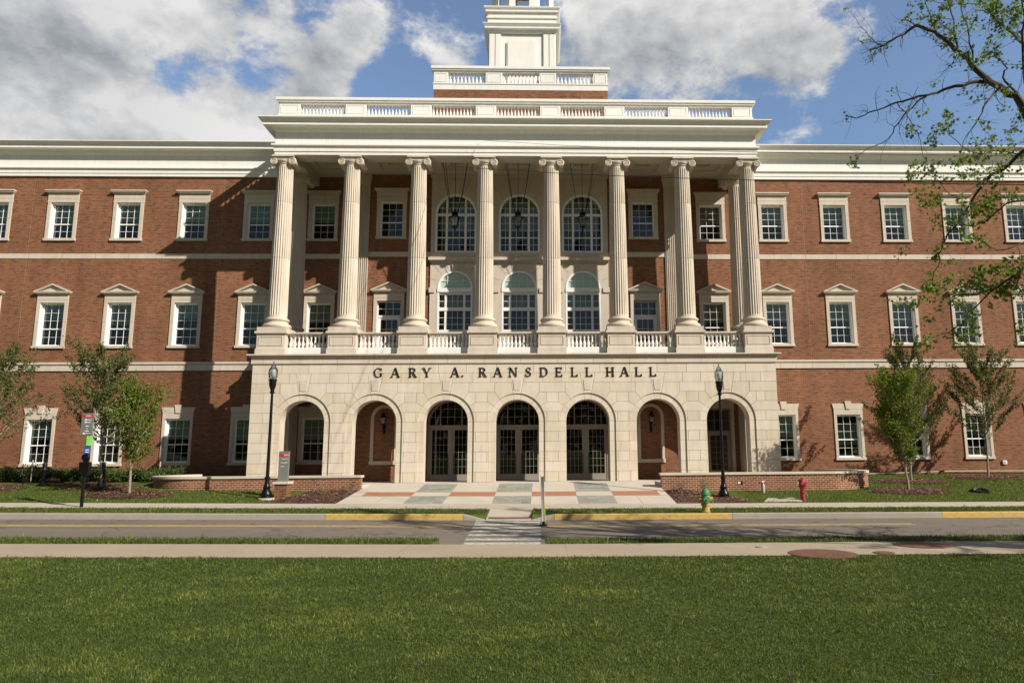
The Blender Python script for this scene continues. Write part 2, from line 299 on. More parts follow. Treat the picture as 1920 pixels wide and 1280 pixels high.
# ------------------------------------------------------------------ mesh helpers
class MB:
    def __init__(s): s.v = []; s.f = []; s.m = []; s.mats = []; s.map = None; s.uv = None
    def mi(s, name):
        if name not in s.mats: s.mats.append(name)
        return s.mats.index(name)
    def face(s, pts, mat):
        b = len(s.v)
        for p in pts: s.v.append(s.map(*p) if s.map else tuple(p))
        s.f.append(tuple(range(b, b+len(pts)))); s.m.append(s.mi(mat))
    def mesh_(s, pts, faces, mat):
        b = len(s.v); k = s.mi(mat)
        for p in pts: s.v.append(s.map(*p) if s.map else tuple(p))
        for f in faces: s.f.append(tuple(b+i for i in f)); s.m.append(k)
    def box(s, x0, x1, y0, y1, z0, z1, mat, taper=None):
        if taper is None: t = (0, 0)
        else: t = taper
        a, c = t
        p = [(x0, y0, z0), (x1, y0, z0), (x1, y1, z0), (x0, y1, z0), (x0+a, y0+c, z1), (x1-a, y0+c, z1), (x1-a, y1-c, z1), (x0+a, y1-c, z1)]
        s.mesh_(p, [(0, 3, 2, 1), (4, 5, 6, 7), (0, 1, 5, 4), (1, 2, 6, 5), (2, 3, 7, 6), (3, 0, 4, 7)], mat)
    def prism(s, pts, y0, y1, mat):          # pts in x,z counter-clockwise seen from the front (-y)
        n = len(pts)
        P_ = [(x, y0, z) for x, z in pts] + [(x, y1, z) for x, z in pts]
        F_ = [tuple(range(n)), tuple(range(2*n-1, n-1, -1))] + [(i, i+n, (i+1) % n+n, (i+1) % n) for i in range(n)]
        s.mesh_(P_, F_, mat)
    def lathe(s, c, prof, seg, mat, axis='z', capb=True, capt=True, flute=None):
        pts = []; n = len(prof)
        for r, z in prof:
            for k in range(seg):
                a = 2*PI*k/seg; rr = r*(flute(a, r, z) if flute else 1)
                if axis == 'z': pts.append((c[0]+rr*math.cos(a), c[1]+rr*math.sin(a), c[2]+z))
                elif axis == 'y': pts.append((c[0]+rr*math.cos(a), c[1]+z, c[2]-rr*math.sin(a)))
                else: pts.append((c[0]+z, c[1]+rr*math.cos(a), c[2]+rr*math.sin(a)))
        fs = []
        for i in range(n-1):
            for k in range(seg):
                k2 = (k+1) % seg; fs.append((i*seg+k, i*seg+k2, (i+1)*seg+k2, (i+1)*seg+k))
        if capb: fs.append(tuple(range(seg-1, -1, -1)))
        if capt: fs.append(tuple((n-1)*seg+k for k in range(seg)))
        s.mesh_(pts, fs, mat)
    def tube(s, pts, rad, seg, mat):
        pts = [Vector(p) for p in pts]; n = len(pts)
        if isinstance(rad, (int, float)): rad = [rad]*n
        vs = []; up = Vector((.3, .5, .81)).normalized()
        for i, p in enumerate(pts):
            d = (pts[min(i+1, n-1)]-pts[max(i-1, 0)]).normalized()
            a = d.cross(up)
            if a.length < 1e-3: a = d.cross(Vector((1, 0, 0)))
            a.normalize(); b = d.cross(a)
            for k in range(seg):
                t = 2*PI*k/seg; vs.append(tuple(p+(a*math.cos(t)+b*math.sin(t))*rad[i]))
        fs = [(i*seg+k, i*seg+(k+1) % seg, (i+1)*seg+(k+1) % seg, (i+1)*seg+k) for i in range(n-1) for k in range(seg)]
        fs.append(tuple(range(seg))[::-1]); fs.append(tuple((n-1)*seg+k for k in range(seg)))
        s.mesh_(vs, fs, mat)
    def build(s, name, parent=None, loc=(0, 0, 0), smooth=False, local=False):
        me = bpy.data.meshes.new(name)
        v = s.v if local else [(x-loc[0], y-loc[1], z-loc[2]) for x, y, z in s.v]
        me.from_pydata(v, [], s.f); me.polygons.foreach_set('material_index', s.m)
        for n in s.mats: me.materials.append(M[n])
        if smooth: me.polygons.foreach_set('use_smooth', [True]*len(s.f))
        me.validate(); me.update()
        o = bpy.data.objects.new(name, me); COL.objects.link(o); o.location = loc
        if parent: o.parent = parent; 
        if smooth:
            try:
                me.set_sharp_from_angle(angle=math.radians(38))
            except Exception: pass
        return o
def tag(o, label=None, cat=None, group=None, kind=None):
    if label: o['label'] = label
    if cat: o['category'] = cat
    if group: o['group'] = group
    if kind: o['kind'] = kind
    return o
def thing(name, label, cat, loc=(0, 0, 0), group=None):
    o = bpy.data.objects.new(name, None); COL.objects.link(o); o.location = loc; o.empty_display_size = .3
    return tag(o, label, cat, group)
def copy_tree(o, parent=None, loc=None):
    c = o.copy(); COL.objects.link(c); c.parent = parent
    if loc is not None: c.location = loc
    for ch in list(o.children): copy_tree(ch, c)
    return c
def struct(o, cat=None): o['kind'] = 'structure'; return o
# ------------------------------------------------------------------ site levels
def T(X): X = max(-30, min(30, X)); return -.013*X if X < 0 else -.005*X
KY = [-45, -30, -18.45, -16.57, -15.35, -15.25, -9.36, -9.16, -7.55, -6.0, -2.8, 3.5, 60]
KZ = [-.55, -.62, -.66, -.67, -.69, -.84, -.84, -.67, -.63, -.585, -.30, .14, .5]
def gz(X, Y): return float(np.interp(Y, KY, KZ))+T(X)
hall = thing('brick_hall', 'three-storey red brick hall with limestone arcade, tall fluted columns and white tower', 'building', (0, 0, 0))
# ================================================================== GROUND
mb = MB()
xs = [-900, -200, -60, -45, -30, -24, -19, -11.95, -11.9, -6.05, -6.04, -1.16, -1.14, -.64, -.6, 0, .74, .78, 1.14, 1.16, 5.79, 5.8, 11.9, 11.95, 20, 25, 30, 45, 60, 200, 900]
ys = [-900, -200, -60, -45, -30, -24, -18.45, -16.62, -16.57, -15.35, -15.25, -9.36, -9.16, -7.55, -6.02, -6.0, -2.77, -2.7, 0, 3.5, 3.8, 12, 60, 200, 900]
def gh(x, y):
    z = gz(x, min(60, max(-45, y)))
    if -11.92 < x < 11.92 and y > -2.75: z = -.6
    if y > 3.6: z = min(z, .1)
    if -6.045 < x < 5.795 and -6.01 < y < 3: z = -1.0
    if -.61 < x < .75 and -9.4 < y < -7.5: z = -1.0
    if -1.15 < x < 1.15 and -16.6 < y < -15.2: z = -1.0
    return z
idx = {}
for x in xs:
    for y in ys: idx[(x, y)] = len(mb.v); mb.v.append((x, y, gh(x, y)))
k = mb.mi('lawn')
for i in range(len(xs)-1):
    for j in range(len(ys)-1):
        mb.f.append((idx[(xs[i], ys[j])], idx[(xs[i+1], ys[j])], idx[(xs[i+1], ys[j+1])], idx[(xs[i], ys[j+1])])); mb.m.append(k)
struct(mb.build('ground'))
def strip(name, x0, x1, prof, mat, th=0.1, tilt=1.0, off=0., nx=None):
    """a slab following the site's fall; prof = [(y, z)...]"""
    mb = MB(); X = [x0] + [q for q in (-30, -12, 0, 12, 30) if x0 < q < x1] + [x1]
    n = len(prof)
    for i in range(len(X)-1):
        a, b = X[i], X[i+1]
        for j in range(n-1):
            (ya, za), (yb, zb) = prof[j], prof[j+1]
            mb.face([(a, ya, za+T(a)+off), (b, ya, za+T(b)+off), (b, yb, zb+T(b)+off), (a, yb, zb+T(a)+off)], mat)
        y, z = prof[0]; mb.face([(a, y, z+T(a)+off-th), (b, y, z+T(b)+off-th), (b, y, z+T(b)+off), (a, y, z+T(a)+off)], mat)
        y, z = prof[-1]; mb.face([(b, y, z+T(b)+off-th), (a, y, z+T(a)+off-th), (a, y, z+T(a)+off), (b, y, z+T(b)+off)], mat)
    for xx, sgn in ((x0, 1), (x1, -1)):
        pts = [(xx, y, z+T(xx)+off) for y, z in prof]; pb = [(xx, y, z+T(xx)+off-th) for y, z in prof][::-1]
        mb.face(pts+pb if sgn > 0 else (pts+pb)[::-1], mat)
    return mb.build(name)
ROADZ = -.82
struct(strip('road', -200, 200, [(-15.3, ROADZ), (-9.3, ROADZ)], 'asphalt', .05))
def mark(name, x0, x1, y0, y1, mat, z=ROADZ+.004): return struct(strip(name, x0, x1, [(y0, z), (y1, z)], mat, .003))
mark('yellow_centre_line', -60, -1.05, -11.18, -11.03, 'pyellow'); mark('yellow_centre_line', -60, -1.05, -11.45, -11.30, 'pyellow')
mark('yellow_centre_line', 1.2, 11.5, -11.16, -11.04, 'pyellow'); mark('yellow_centre_line', 1.2, 11.5, -11.42, -11.30, 'pyellow')
# crossing bars
for i, y in enumerate((-9.42, -10.05, -10.75, -11.62, -12.48, -13.38, -14.28, -15.08)):
    mark('crosswalk_bar', -.90+.034*i, 1.02+.006*i, y-.19, y+.19 if i else y+.06, 'pwhite', ROADZ+.005)
# crossing ramp down from the near walk
struct(strip('near_ramp', -1.15, 1.15, [(-16.57, -.655), (-15.32, ROADZ+.012)], 'sidewalk', .1))
struct(strip('near_sidewalk', -200, 200, [(-18.42, -.652), (-16.58, -.655)], 'sidewalk', .12))
struct(strip('far_sidewalk', -200, 200, [(-7.55, -.612), (-6.02, -.57)], 'sidewalk_far', .12))
struct(strip('far_ramp', -.62, .76, [(-9.28, ROADZ+.03), (-8.95, -.765), (-7.56, -.614)], 'sidewalk_far', .1))
struct(strip('tactile_strip', -.55, .69, [(-9.24, -.782), (-8.98, -.762)], 'tactile', .01, off=.006))
# kerbs (far side): grey, yellow, dropped, yellow, grey, yellow
def kerb(x0, x1, mat, h0=.17, h1=.17):
    mb = MB(); ya, yb = -9.34, -9.17
    X = [x0]+[q for q in (-30, 0, 30) if x0 < q < x1]+[x1]
    for a, b in zip(X[:-1], X[1:]):
        ha = h0+(h1-h0)*(a-x0)/(x1-x0); hb = h0+(h1-h0)*(b-x0)/(x1-x0)
        za, zb = ROADZ+T(a), ROADZ+T(b)
        p = [(a, ya, za-.1), (b, ya, zb-.1), (b, yb, zb-.1), (a, yb, za-.1), (a, ya, za+ha-.02), (b, ya, zb+hb-.02), (b, ya+.03, zb+hb), (a, ya+.03, za+ha), (b, yb, zb+hb), (a, yb, za+ha)]
        mb.mesh_(p, [(0, 1, 5, 4), (4, 5, 6, 7), (7, 6, 8, 9), (0, 4, 7, 9, 3), (1, 2, 8, 6, 5), (3, 9, 8, 2)], mat)
    return struct(mb.build('kerb'))
kerb(-200, -5.43, 'kerb'); kerb(-5.42, -1.31, 'kerby'); kerb(-1.30, -.64, 'kerb', .17, .02); kerb(.78, 1.45, 'kerb', .02, .17); kerb(1.46, 6.88, 'kerby'); kerb(6.89, 13.4, 'kerb'); kerb(13.41, 200, 'kerby')
# near kerb
mb = MB()
for a, b in ((-200, -30), (-30, -1.2), (1.2, 30), (30, 200)):
    za, zb = ROADZ+T(a), ROADZ+T(b)
    p = [(a, -15.42, za-.1), (b, -15.42, zb-.1), (b, -15.27, zb-.1), (a, -15.27, za-.1), (a, -15.42, za+.13), (b, -15.42, zb+.13), (b, -15.27, zb+.13), (a, -15.27, za+.13)]
    mb.mesh_(p, [(0, 3, 2, 1), (4, 5, 6, 7), (0, 1, 5, 4), (1, 2, 6, 5), (2, 3, 7, 6), (3, 0, 4, 7)], 'kerb')
struct(mb.build('near_kerb'))
# plaza: sloping concrete with slate panels and an orange paver band
def pz(Y): return float(np.interp(Y, [-6.03, -1.1, -.5], [-.565, -.008, 0]))
def pplane(name, x0, x1, y0, y1, mat, off):
    mb = MB(); k = []
    ysn = [y0]+[q for q in [-1.1-.35*k for k in range(14, -1, -1)] if y0 < q < y1]+[y1]
    Z = lambda x, y: pz(y)+off+T(x)*min(1, max(0, (-1.1-y)/4.9))
    xsn = [x0]+[q for q in [-6+.5*k for k in range(24)] if x0 < q < x1]+[x1]
    for c, d in zip(xsn[:-1], xsn[1:]):
        for a, b in zip(ysn[:-1], ysn[1:]): mb.face([(c, a, Z(c, a)), (d, a, Z(d, a)), (d, b, Z(d, b)), (c, b, Z(c, b))], mat)
        mb.face([(c, y0, Z(c, y0)-.12), (d, y0, Z(d, y0)-.12), (d, y0, Z(d, y0)), (c, y0, Z(c, y0))], mat)
    for q in (x0, x1):
        for a, b in zip(ysn[:-1], ysn[1:]): mb.face([(q, a, Z(q, a)), (q, b, Z(q, b)), (q, b, Z(q, b)-.12), (q, a, Z(q, a)-.12)], mat)
    return struct(mb.build(name))
pplane('plaza', -6.05, 5.8, -6.03, -.4, 'plaza', 0)
for c in (-3.08, 0, 3.05):
    pplane('slate_panel', c-.68, c+.68, -3.5, -1.4, 'slate', .006); pplane('slate_panel', c-.68, c+.68, -6.0, -4.45, 'slate', .006)
for a, b in ((-5.6, -3.77), (-2.39, -.69), (.69, 2.36), (3.74, 5.5)): pplane('paver_band', a, b, -4.44, -3.51, 'paver', .007)
for yy in (-3.5, -4.445): pplane('paving_joint', -6.05, 5.8, yy-.008, yy+.008, 'joint', .009)
for xx in (-4.7, 4.6): pplane('paving_joint', xx-.006, xx+.006, -6.02, -4.46, 'joint', .004)
mb = MB(); mb.box(-11.8, -6.06, -2.62, 3.5, -.5, -.004, 'plaza'); mb.box(5.81, 11.8, -2.62, 3.5, -.5, -.004, 'plaza'); mb.box(-6.059, 5.809, -.395, 3.5, -.5, -.004, 'plaza'); struct(mb.build('terrace'))
# mulch beds
def bed(name, pts, h=.05):
    mb = MB(); c = (sum(p[0] for p in pts)/len(pts), sum(p[1] for p in pts)/len(pts)); n = len(pts)
    V = [(x, y, gz(x, y)+.012) for x, y in pts] + [((x*.8+c[0]*.2), (y*.8+c[1]*.2), gz(x*.8+c[0]*.2, y*.8+c[1]*.2)+h) for x, y in pts] + [(c[0], c[1], gz(*c)+h*1.25)]
    Fc = [(i, (i+1) % n, n+(i+1) % n, n+i) for i in range(n)]+[(n+i, n+(i+1) % n, 2*n) for i in range(n)]
    mb.mesh_(V, Fc, 'mulch')
    R1 = max(math.hypot(p[0]-c[0], p[1]-c[1]) for p in pts); area = abs(sum(pts[i-1][0]*pts[i][1]-pts[i][0]*pts[i-1][1] for i in range(n)))/2
    for _ in range(int(min(3200, area*330))):
        i = random.randrange(n); a_, b_ = pts[i], pts[(i+1) % n]; u, w_ = math.sqrt(random.random())*1.03, random.random()
        ex, ey = a_[0]+(b_[0]-a_[0])*w_, a_[1]+(b_[1]-a_[1])*w_; x, y = c[0]+(ex-c[0])*u, c[1]+(ey-c[1])*u
        z = gz(x, y)+(h*1.05 if u < .8 else .012+(h-.012)*(1.03-u)/.23)+.004; an = random.random()*PI; l, ww = random.uniform(.02, .055), random.uniform(.008, .02); dx, dy = math.cos(an), math.sin(an); t1, t2 = random.uniform(-.02, .035), random.uniform(-.01, .02)
        mb.face([(x-dx*l-dy*ww, y-dy*l+dx*ww, z), (x+dx*l-dy*ww, y+dy*l+dx*ww, z+t1), (x+dx*l+dy*ww, y+dy*l-dx*ww, z+t1+t2), (x-dx*l+dy*ww, y-dy*l-dx*ww, z+t2)], random.choice(('chip_a', 'chip_b', 'mulch')))
    return struct(mb.build(name))
def ring(cx, cy, rx, ry, name='mulch_ring'):
    return bed(name, [(cx+rx*math.cos(a)*(1+.07*math.sin(3*a+cx)+random.uniform(-.05, .05)), cy+ry*math.sin(a)*(1+random.uniform(-.06, .06))) for a in [2*PI*k/28 for k in range(28)]], .07)
bed('mulch_bed', [(-8.45, -5.98), (-6.08, -5.98), (-6.08, -2.85), (-7.8, -2.85), (-8.0, -4.0)], .07)
bed('mulch_bed', [(5.85, -5.98), (8.3, -5.98), (8.6, -5.6), (7.6, -3.8), (6.8, -2.85), (5.85, -2.85)], .07)
TREES = [(15.5, -3.3), (17.3, -.1), (21.83, 1.6), (-14.15, -4.16), (-16.35, -2.25), (-20.7, -2.5)]
for x, y in TREES: ring(x, y, 1.6 if x != 21.83 else 1.9, .85)
bed('shrub_bed', [(-30, -.35), (-17.2, -.35), (-16.6, 1.0), (-15.6, 2.2), (-15.4, 3.4), (-30, 3.4)], .02)
# ================================================================== HALL: walls
def wall_rects(mb, y, x0, x1, z0, z1, ops, mat, depth=.32, rmat=None):
    """front face with rectangular openings and reveals"""
    rmat = rmat or mat
    X = sorted({x0, x1, *[o[0] for o in ops], *[o[1] for o in ops]}); Z = sorted({z0, z1, *[o[2] for o in ops], *[o[3] for o in ops]})
    for i in range(len(X)-1):
        j = 0
        while j < len(Z)-1:
            def solid(j): 
                cx, cz = (X[i]+X[i+1])/2, (Z[j]+Z[j+1])/2
                return not any(o[0] < cx < o[1] and o[2] < cz < o[3] for o in ops)
            if not solid(j): j += 1; continue
            k = j
            while k+1 < len(Z)-1 and solid(k+1): k += 1
            mb.face([(X[i], y, Z[j]), (X[i+1], y, Z[j]), (X[i+1], y, Z[k+1]), (X[i], y, Z[k+1])], mat); j = k+1
    for a, b, c, d in ops:
        e = y+depth
        mb.face([(a, y, c), (a, y, d), (a, e, d), (a, e, c)], rmat); mb.face([(b, y, c), (b, e, c), (b, e, d), (b, y, d)], rmat)
        mb.face([(a, y, d), (b, y, d), (b, e, d), (a, e, d)], rmat); mb.face([(a, y, c), (a, e, c), (b, e, c), (b, y, c)], rmat)
def arch_wall(mb, y, x0, x1, z0, z1, arches, mat, depth=0, rmat=None, seg=28, back=False):
    """arches: (cx, r, zbase, zspring)"""
    rmat = rmat or mat; ar = sorted(arches); x = x0
    def quad(a, b, c, d, yy, flip):
        p = [(a, yy, c), (b, yy, c), (b, yy, d), (a, yy, d)]; mb.face(p[::-1] if flip else p, mat)
    for yy, flip in ([(y, False)]+([(y+depth, True)] if back else [])):
        x = x0
        for cx, r, zb, zs in ar:
            if cx-r-x > 1e-6: quad(x, cx-r, z0, z1, yy, flip)
            if zb > z0: quad(cx-r, cx+r, z0, zb, yy, flip)
            A = [(cx-r*math.cos(PI*k/seg), zs+r*math.sin(PI*k/seg)) for k in range(seg+1)]
            for (xa, za), (xb, zb2) in zip(A[:-1], A[1:]):
                p = [(xa, yy, za), (xb, yy, zb2), (xb, yy, z1), (xa, yy, z1)]; mb.face(p[::-1] if flip else p, mat)
            x = cx+r
        if x1-x > 1e-6: quad(x, x1, z0, z1, yy, flip)
    if depth:
        e = y+depth
        for cx, r, zb, zs in ar:
            A = [(cx-r, zb)]+[(cx-r*math.cos(PI*k/seg), zs+r*math.sin(PI*k/seg)) for k in range(seg+1)]+[(cx+r, zb)]
            for (xa, za), (xb, zb2) in zip(A[:-1], A[1:]): mb.face([(xa, y, za), (xa, e, za), (xb, e, zb2), (xb, y, zb2)][::-1], rmat)
            if zb > z0: mb.face([(cx-r, y, zb), (cx-r, e, zb), (cx+r, e, zb), (cx+r, y, zb)], rmat)
WY = 3.52; BY = 3.12; PYs = 3.06
TW = 3.234
LX = [-13.2-TW*i for i in range(0, 7)] + [-13.2+TW]      # index 7 = portico window
RX = [13.0+TW*i for i in range(0, 7)] + [13.0-TW]
U_Z, M_Z, L_Z = (11.93, 13.80), (6.52, 8.66), (.87, 2.97)
ops = []
for X in LX+RX:
    ops.append((X-.6, X+.6, *U_Z)); ops.append((X-.6, X+.6, *M_Z))
    if X != RX[7]: ops.append((X-.6, X+.6, *L_Z))
ops.append((RX[7]-.62, RX[7]+.62, 0.02, 3.3))
ops_c = [(-7.2, 7.0, 5.6, 15.85)]; ops = [o for o in ops if not (-7.2 < o[0] and o[1] < 7.0)]
mb = MB(); wall_rects(mb, WY, -46, 46, -.6, 15.9, ops+ops_c, 'brick'); 
mb.box(-46, -45.7, WY+.01, 30, -.6, 16, 'brick'); mb.box(45.7, 46, WY+.01, 30, -.6, 16, 'brick'); mb.box(-46, 46, 30, 30.3, -.6, 16, 'brick')
mb.build('wing_wall', hall)
# projecting centre bay above the arcade
mb = MB(); ops = [(c-.6, c+.6, *U_Z) for c in (-6.45, 6.22)]+[(c-.6, c+.6, 5.52, 8.66) for c in (-6.45, 6.22)]+[(-4.40, 4.36, 5.41, 15.01)]
CB0, CB1 = -8.12, 7.86
wall_rects(mb, BY, CB0, CB1, 5.4, 15.5, ops, 'brick')
for x in (CB0, CB1): mb.face([(x, BY, 5.4), (x, WY, 5.4), (x, WY, 15.5), (x, BY, 15.5)], 'brick')
mb.build('portico_back_wall', hall)
# ground-floor entrance wall behind the arcade
mb = MB(); EY = 1.2
arch_wall(mb, EY, -7.63, 7.63, -.1, 4.95, [(c, 1.05, -.1, 2.55) for c in (-3.05, 0, 3.05)], 'brick', .3)
for x in (-7.63, 7.63): mb.face([(x, EY, -.1), (x, WY, -.1), (x, WY, 4.95), (x, EY, 4.95)], 'brick')
mb.build('entrance_wall', hall)
# stone string courses on the wings
for nm, xa, xb in (('string_course', -46, -8.14), ('string_course', 7.88, 46)):
    mb = MB(); mb.box(xa, xb, WY-.03, WY, 10.90, 11.15, 'lime')
    for q in np.arange(math.ceil(xa/1.62)*1.62, xb, 1.62): mb.box(q-.006, q+.006, WY-.033, WY-.02, 10.905, 11.145, 'joint')
    mb.build(nm, hall)
for xa, xb in ((-46, -11.37), (11.37, 46)):
    mb = MB(); mb.box(xa, xb, WY-.06, WY, 5.29, 5.60, 'lime'); mb.box(xa, xb, WY-.11, WY, 5.605, 5.71, 'lime')
    for q in np.arange(math.ceil(xa/1.62)*1.62, xb, 1.62): mb.box(q-.006, q+.006, WY-.063, WY-.02, 5.295, 5.6, 'joint')
    mb.build('belt_course', hall)
for xa, xb in ((CB0+.57, -4.46), (4.46, CB1-.57)):
    mb = MB(); mb.box(xa, xb, BY-.03, BY, 10.90, 11.15, 'lime'); mb.build('string_course', hall)
# control joints in the brick (thin vertical lines)
mb = MB()
for q in (-27.7, -24.4, -15.0, 14.6, 24.3): mb.box(q-.006, q+.006, WY-.004, WY-.001, 11.2, 15.1, 'joint'); mb.box(q-.006, q+.006, WY-.004, WY-.001, 5.75, 10.85, 'joint')
mb.build('expansion_joint', hall)
# roofs, floors, interior partitions
mb = MB(); mb.box(-45.9, 45.9, 3.6, 29.9, 16.0, 16.2, 'roof'); mb.box(-11.0, 11.0, -.2, 14, 16.21, 16.3, 'roof'); mb.build('roof', hall)
mb = MB()
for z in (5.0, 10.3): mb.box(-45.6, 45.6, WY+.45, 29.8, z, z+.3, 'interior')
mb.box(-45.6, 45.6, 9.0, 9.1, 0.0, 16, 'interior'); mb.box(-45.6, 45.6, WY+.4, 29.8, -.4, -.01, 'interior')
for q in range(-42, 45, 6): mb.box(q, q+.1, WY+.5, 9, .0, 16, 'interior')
mb.build('interior_floors', hall)
# ---- cornices: profile (out, z) swept round a rectangle front + sides
def sweep(mb, x0, x1, y0, y1, prof, mat, sides=(True, True), back=False):
    """out = distance the profile stands in front of the wall faces"""
    for (oa, za), (ob, zb) in zip(prof[:-1], prof[1:]):
        la, lb = (x0-oa, x0-ob) if sides[0] else (x0, x0); ra, rb = (x1+oa, x1+ob) if sides[1] else (x1, x1)
        mb.face([(la, y0-oa, za), (ra, y0-oa, za), (rb, y0-ob, zb), (lb, y0-ob, zb)], mat)
        if sides[0]: mb.face([(x0-oa, y1, za), (x0-oa, y0-oa, za), (x0-ob, y0-ob, zb), (x0-ob, y1, zb)], mat)
        if sides[1]: mb.face([(x1+oa, y0-oa, za), (x1+oa, y1, za), (x1+ob, y1, zb), (x1+ob, y0-ob, zb)], mat)
WPROF = [(0, 15.17), (.09, 15.17), (.09, 15.32), (.115, 15.325), (.115, 15.52), (.15, 15.54), (.20, 15.56), (.20, 15.62), (.09, 15.66), (.09, 16.28), (.13, 16.30), (.22, 16.40), (.26, 16.47), (.52, 16.49), (.52, 16.62), (.55, 16.64), (.62, 16.72), (.70, 16.78), (.70, 16.82), (-.6, 16.86)]
for xa, xb in ((-46, -11.09), (11.09, 46)):
    mb = MB(); sweep(mb, xa, xb, WY, WY+.1, WPROF, 'white', (False, False)); mb.build('wing_cornice', hall)
EX = 10.67+.40
PPROF = [(-.0, 14.70), (0, 14.85), (.035, 14.855), (.035, 15.05), (.06, 15.07), (.13, 15.11), (.13, 15.19), (.0, 15.22), (.0, 15.78), (.04, 15.80), (.12, 15.88), (.16, 15.93), (.44, 15.95), (.44, 16.10), (.47, 16.12), (.53, 16.19), (.62, 16.24), (.62, 16.28), (-.6, 16.32)]
mb = MB(); sweep(mb, -EX, EX, -.40, WY+.05, PPROF, 'white'); 
# architrave soffit and inner face
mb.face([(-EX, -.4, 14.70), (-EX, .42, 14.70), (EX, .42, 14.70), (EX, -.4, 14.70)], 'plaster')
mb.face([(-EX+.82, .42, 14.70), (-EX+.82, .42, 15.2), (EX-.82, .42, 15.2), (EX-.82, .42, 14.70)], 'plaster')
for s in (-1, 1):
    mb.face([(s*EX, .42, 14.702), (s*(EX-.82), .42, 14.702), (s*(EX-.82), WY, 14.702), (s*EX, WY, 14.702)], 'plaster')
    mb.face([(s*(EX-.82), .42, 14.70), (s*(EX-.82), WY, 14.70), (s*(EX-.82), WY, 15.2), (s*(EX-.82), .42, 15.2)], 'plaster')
mb.build('entablature', hall)
# coffered ceiling
mb = MB(); CZ = 15.2
cof = [(-9.15+3.05*i) for i in range(7)]
X = [-EX+.82]
wops = []
for c in cof: wops.append((c-.78, c+.78, 1.0, 2.55))
mb.map = lambda x, y, z: (x, z, CZ+(y))      # reuse wall_rects in the ceiling plane
wall_rects(mb, 0, -EX+.82, EX-.82, .42, WY, wops, 'plaster', .10)
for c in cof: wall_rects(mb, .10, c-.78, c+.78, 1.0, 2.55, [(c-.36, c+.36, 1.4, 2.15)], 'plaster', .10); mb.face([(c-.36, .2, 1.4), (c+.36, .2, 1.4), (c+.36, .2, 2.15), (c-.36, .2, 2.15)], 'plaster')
mb.map = None; mb.build('coffered_ceiling', hall)
# arcade ceiling + portico deck
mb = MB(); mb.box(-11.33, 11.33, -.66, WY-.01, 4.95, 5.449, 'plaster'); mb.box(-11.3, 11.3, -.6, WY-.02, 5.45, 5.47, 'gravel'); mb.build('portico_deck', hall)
# ================================================================== ashlar arcade (real blocks with V joints)
AY = -.68; CH = .4225; ZS = 2.55; RR = 1.2; RO = .935; XE = 11.35
ARC = [3.05*i for i in range(-3, 4)]
def offset(pts, d):
    n = len(pts); out = []
    for i in range(n):
        p0, p1, p2 = pts[i-1], pts[i], pts[(i+1) % n]
        def nrm(a, b):
            dx, dz = b[0]-a[0], b[1]-a[1]; l = math.hypot(dx, dz) or 1; return (-dz/l, dx/l)
        a = nrm(p0, p1); b = nrm(p1, p2); k = 1+a[0]*b[0]+a[1]*b[1]; k = max(k, .35)
        out.append((p1[0]+(a[0]+b[0])*d/k, p1[1]+(a[1]+b[1])*d/k))
    return out
def block(mb, pts, y, mat='ashlar', d=.007, up=.012):
    area = sum(pts[i-1][0]*pts[i][1]-pts[i][0]*pts[i-1][1] for i in range(len(pts)))
    if area < 0: pts = pts[::-1]
    ins = offset(pts, d); mb.face([(x, y-up, z) for x, z in ins], mat)
    n = len(pts)
    for i in range(n):
        j = (i+1) % n; mb.face([(pts[i][0], y, pts[i][1]), (pts[j][0], y, pts[j][1]), (ins[j][0], y-up, ins[j][1]), (ins[i][0], y-up, ins[i][1])], 'joint')
def arcpts(t0, t1, r=RR, n=8): return [(r*math.cos(t0+(t1-t0)*k/n), ZS+r*math.sin(t0+(t1-t0)*k/n)) for k in range(n+1)]
def rad(a): return a*PI/180
T20 = math.asin((7*CH-ZS)/RR); T0 = math.asin(max(0, (6*CH-ZS))/RR)
J2, J1, JK = rad(33), rad(52), rad(82)
KX = lambda z: .167+(.33-.167)*(z-(ZS+RR*math.sin(JK)))/(11*CH-(ZS+RR*math.sin(JK)))
def side(k):
    """outline (x from arch centre, z) of the right-hand edge of the arch in course k, bottom to top"""
    z0, z1 = k*CH, (k+1)*CH
    if k < 6: return [(RR, z0), (RR, z1)]
    if k == 6: return [(RR, z0)]+arcpts(0, T20)
    if k == 7: return arcpts(T20, J2)+[(1.27, z1)]
    if k == 8: return [(1.27, z0), (1.27, z1)]
    if k == 9: return [(.97, z0), (.97, z1)]
    return [(KX(z0), z0), (KX(z1), z1)]
mb = MB()
gaps = [(None, ARC[0])]+[(ARC[i], ARC[i+1]) for i in range(6)]+[(ARC[-1], None)]
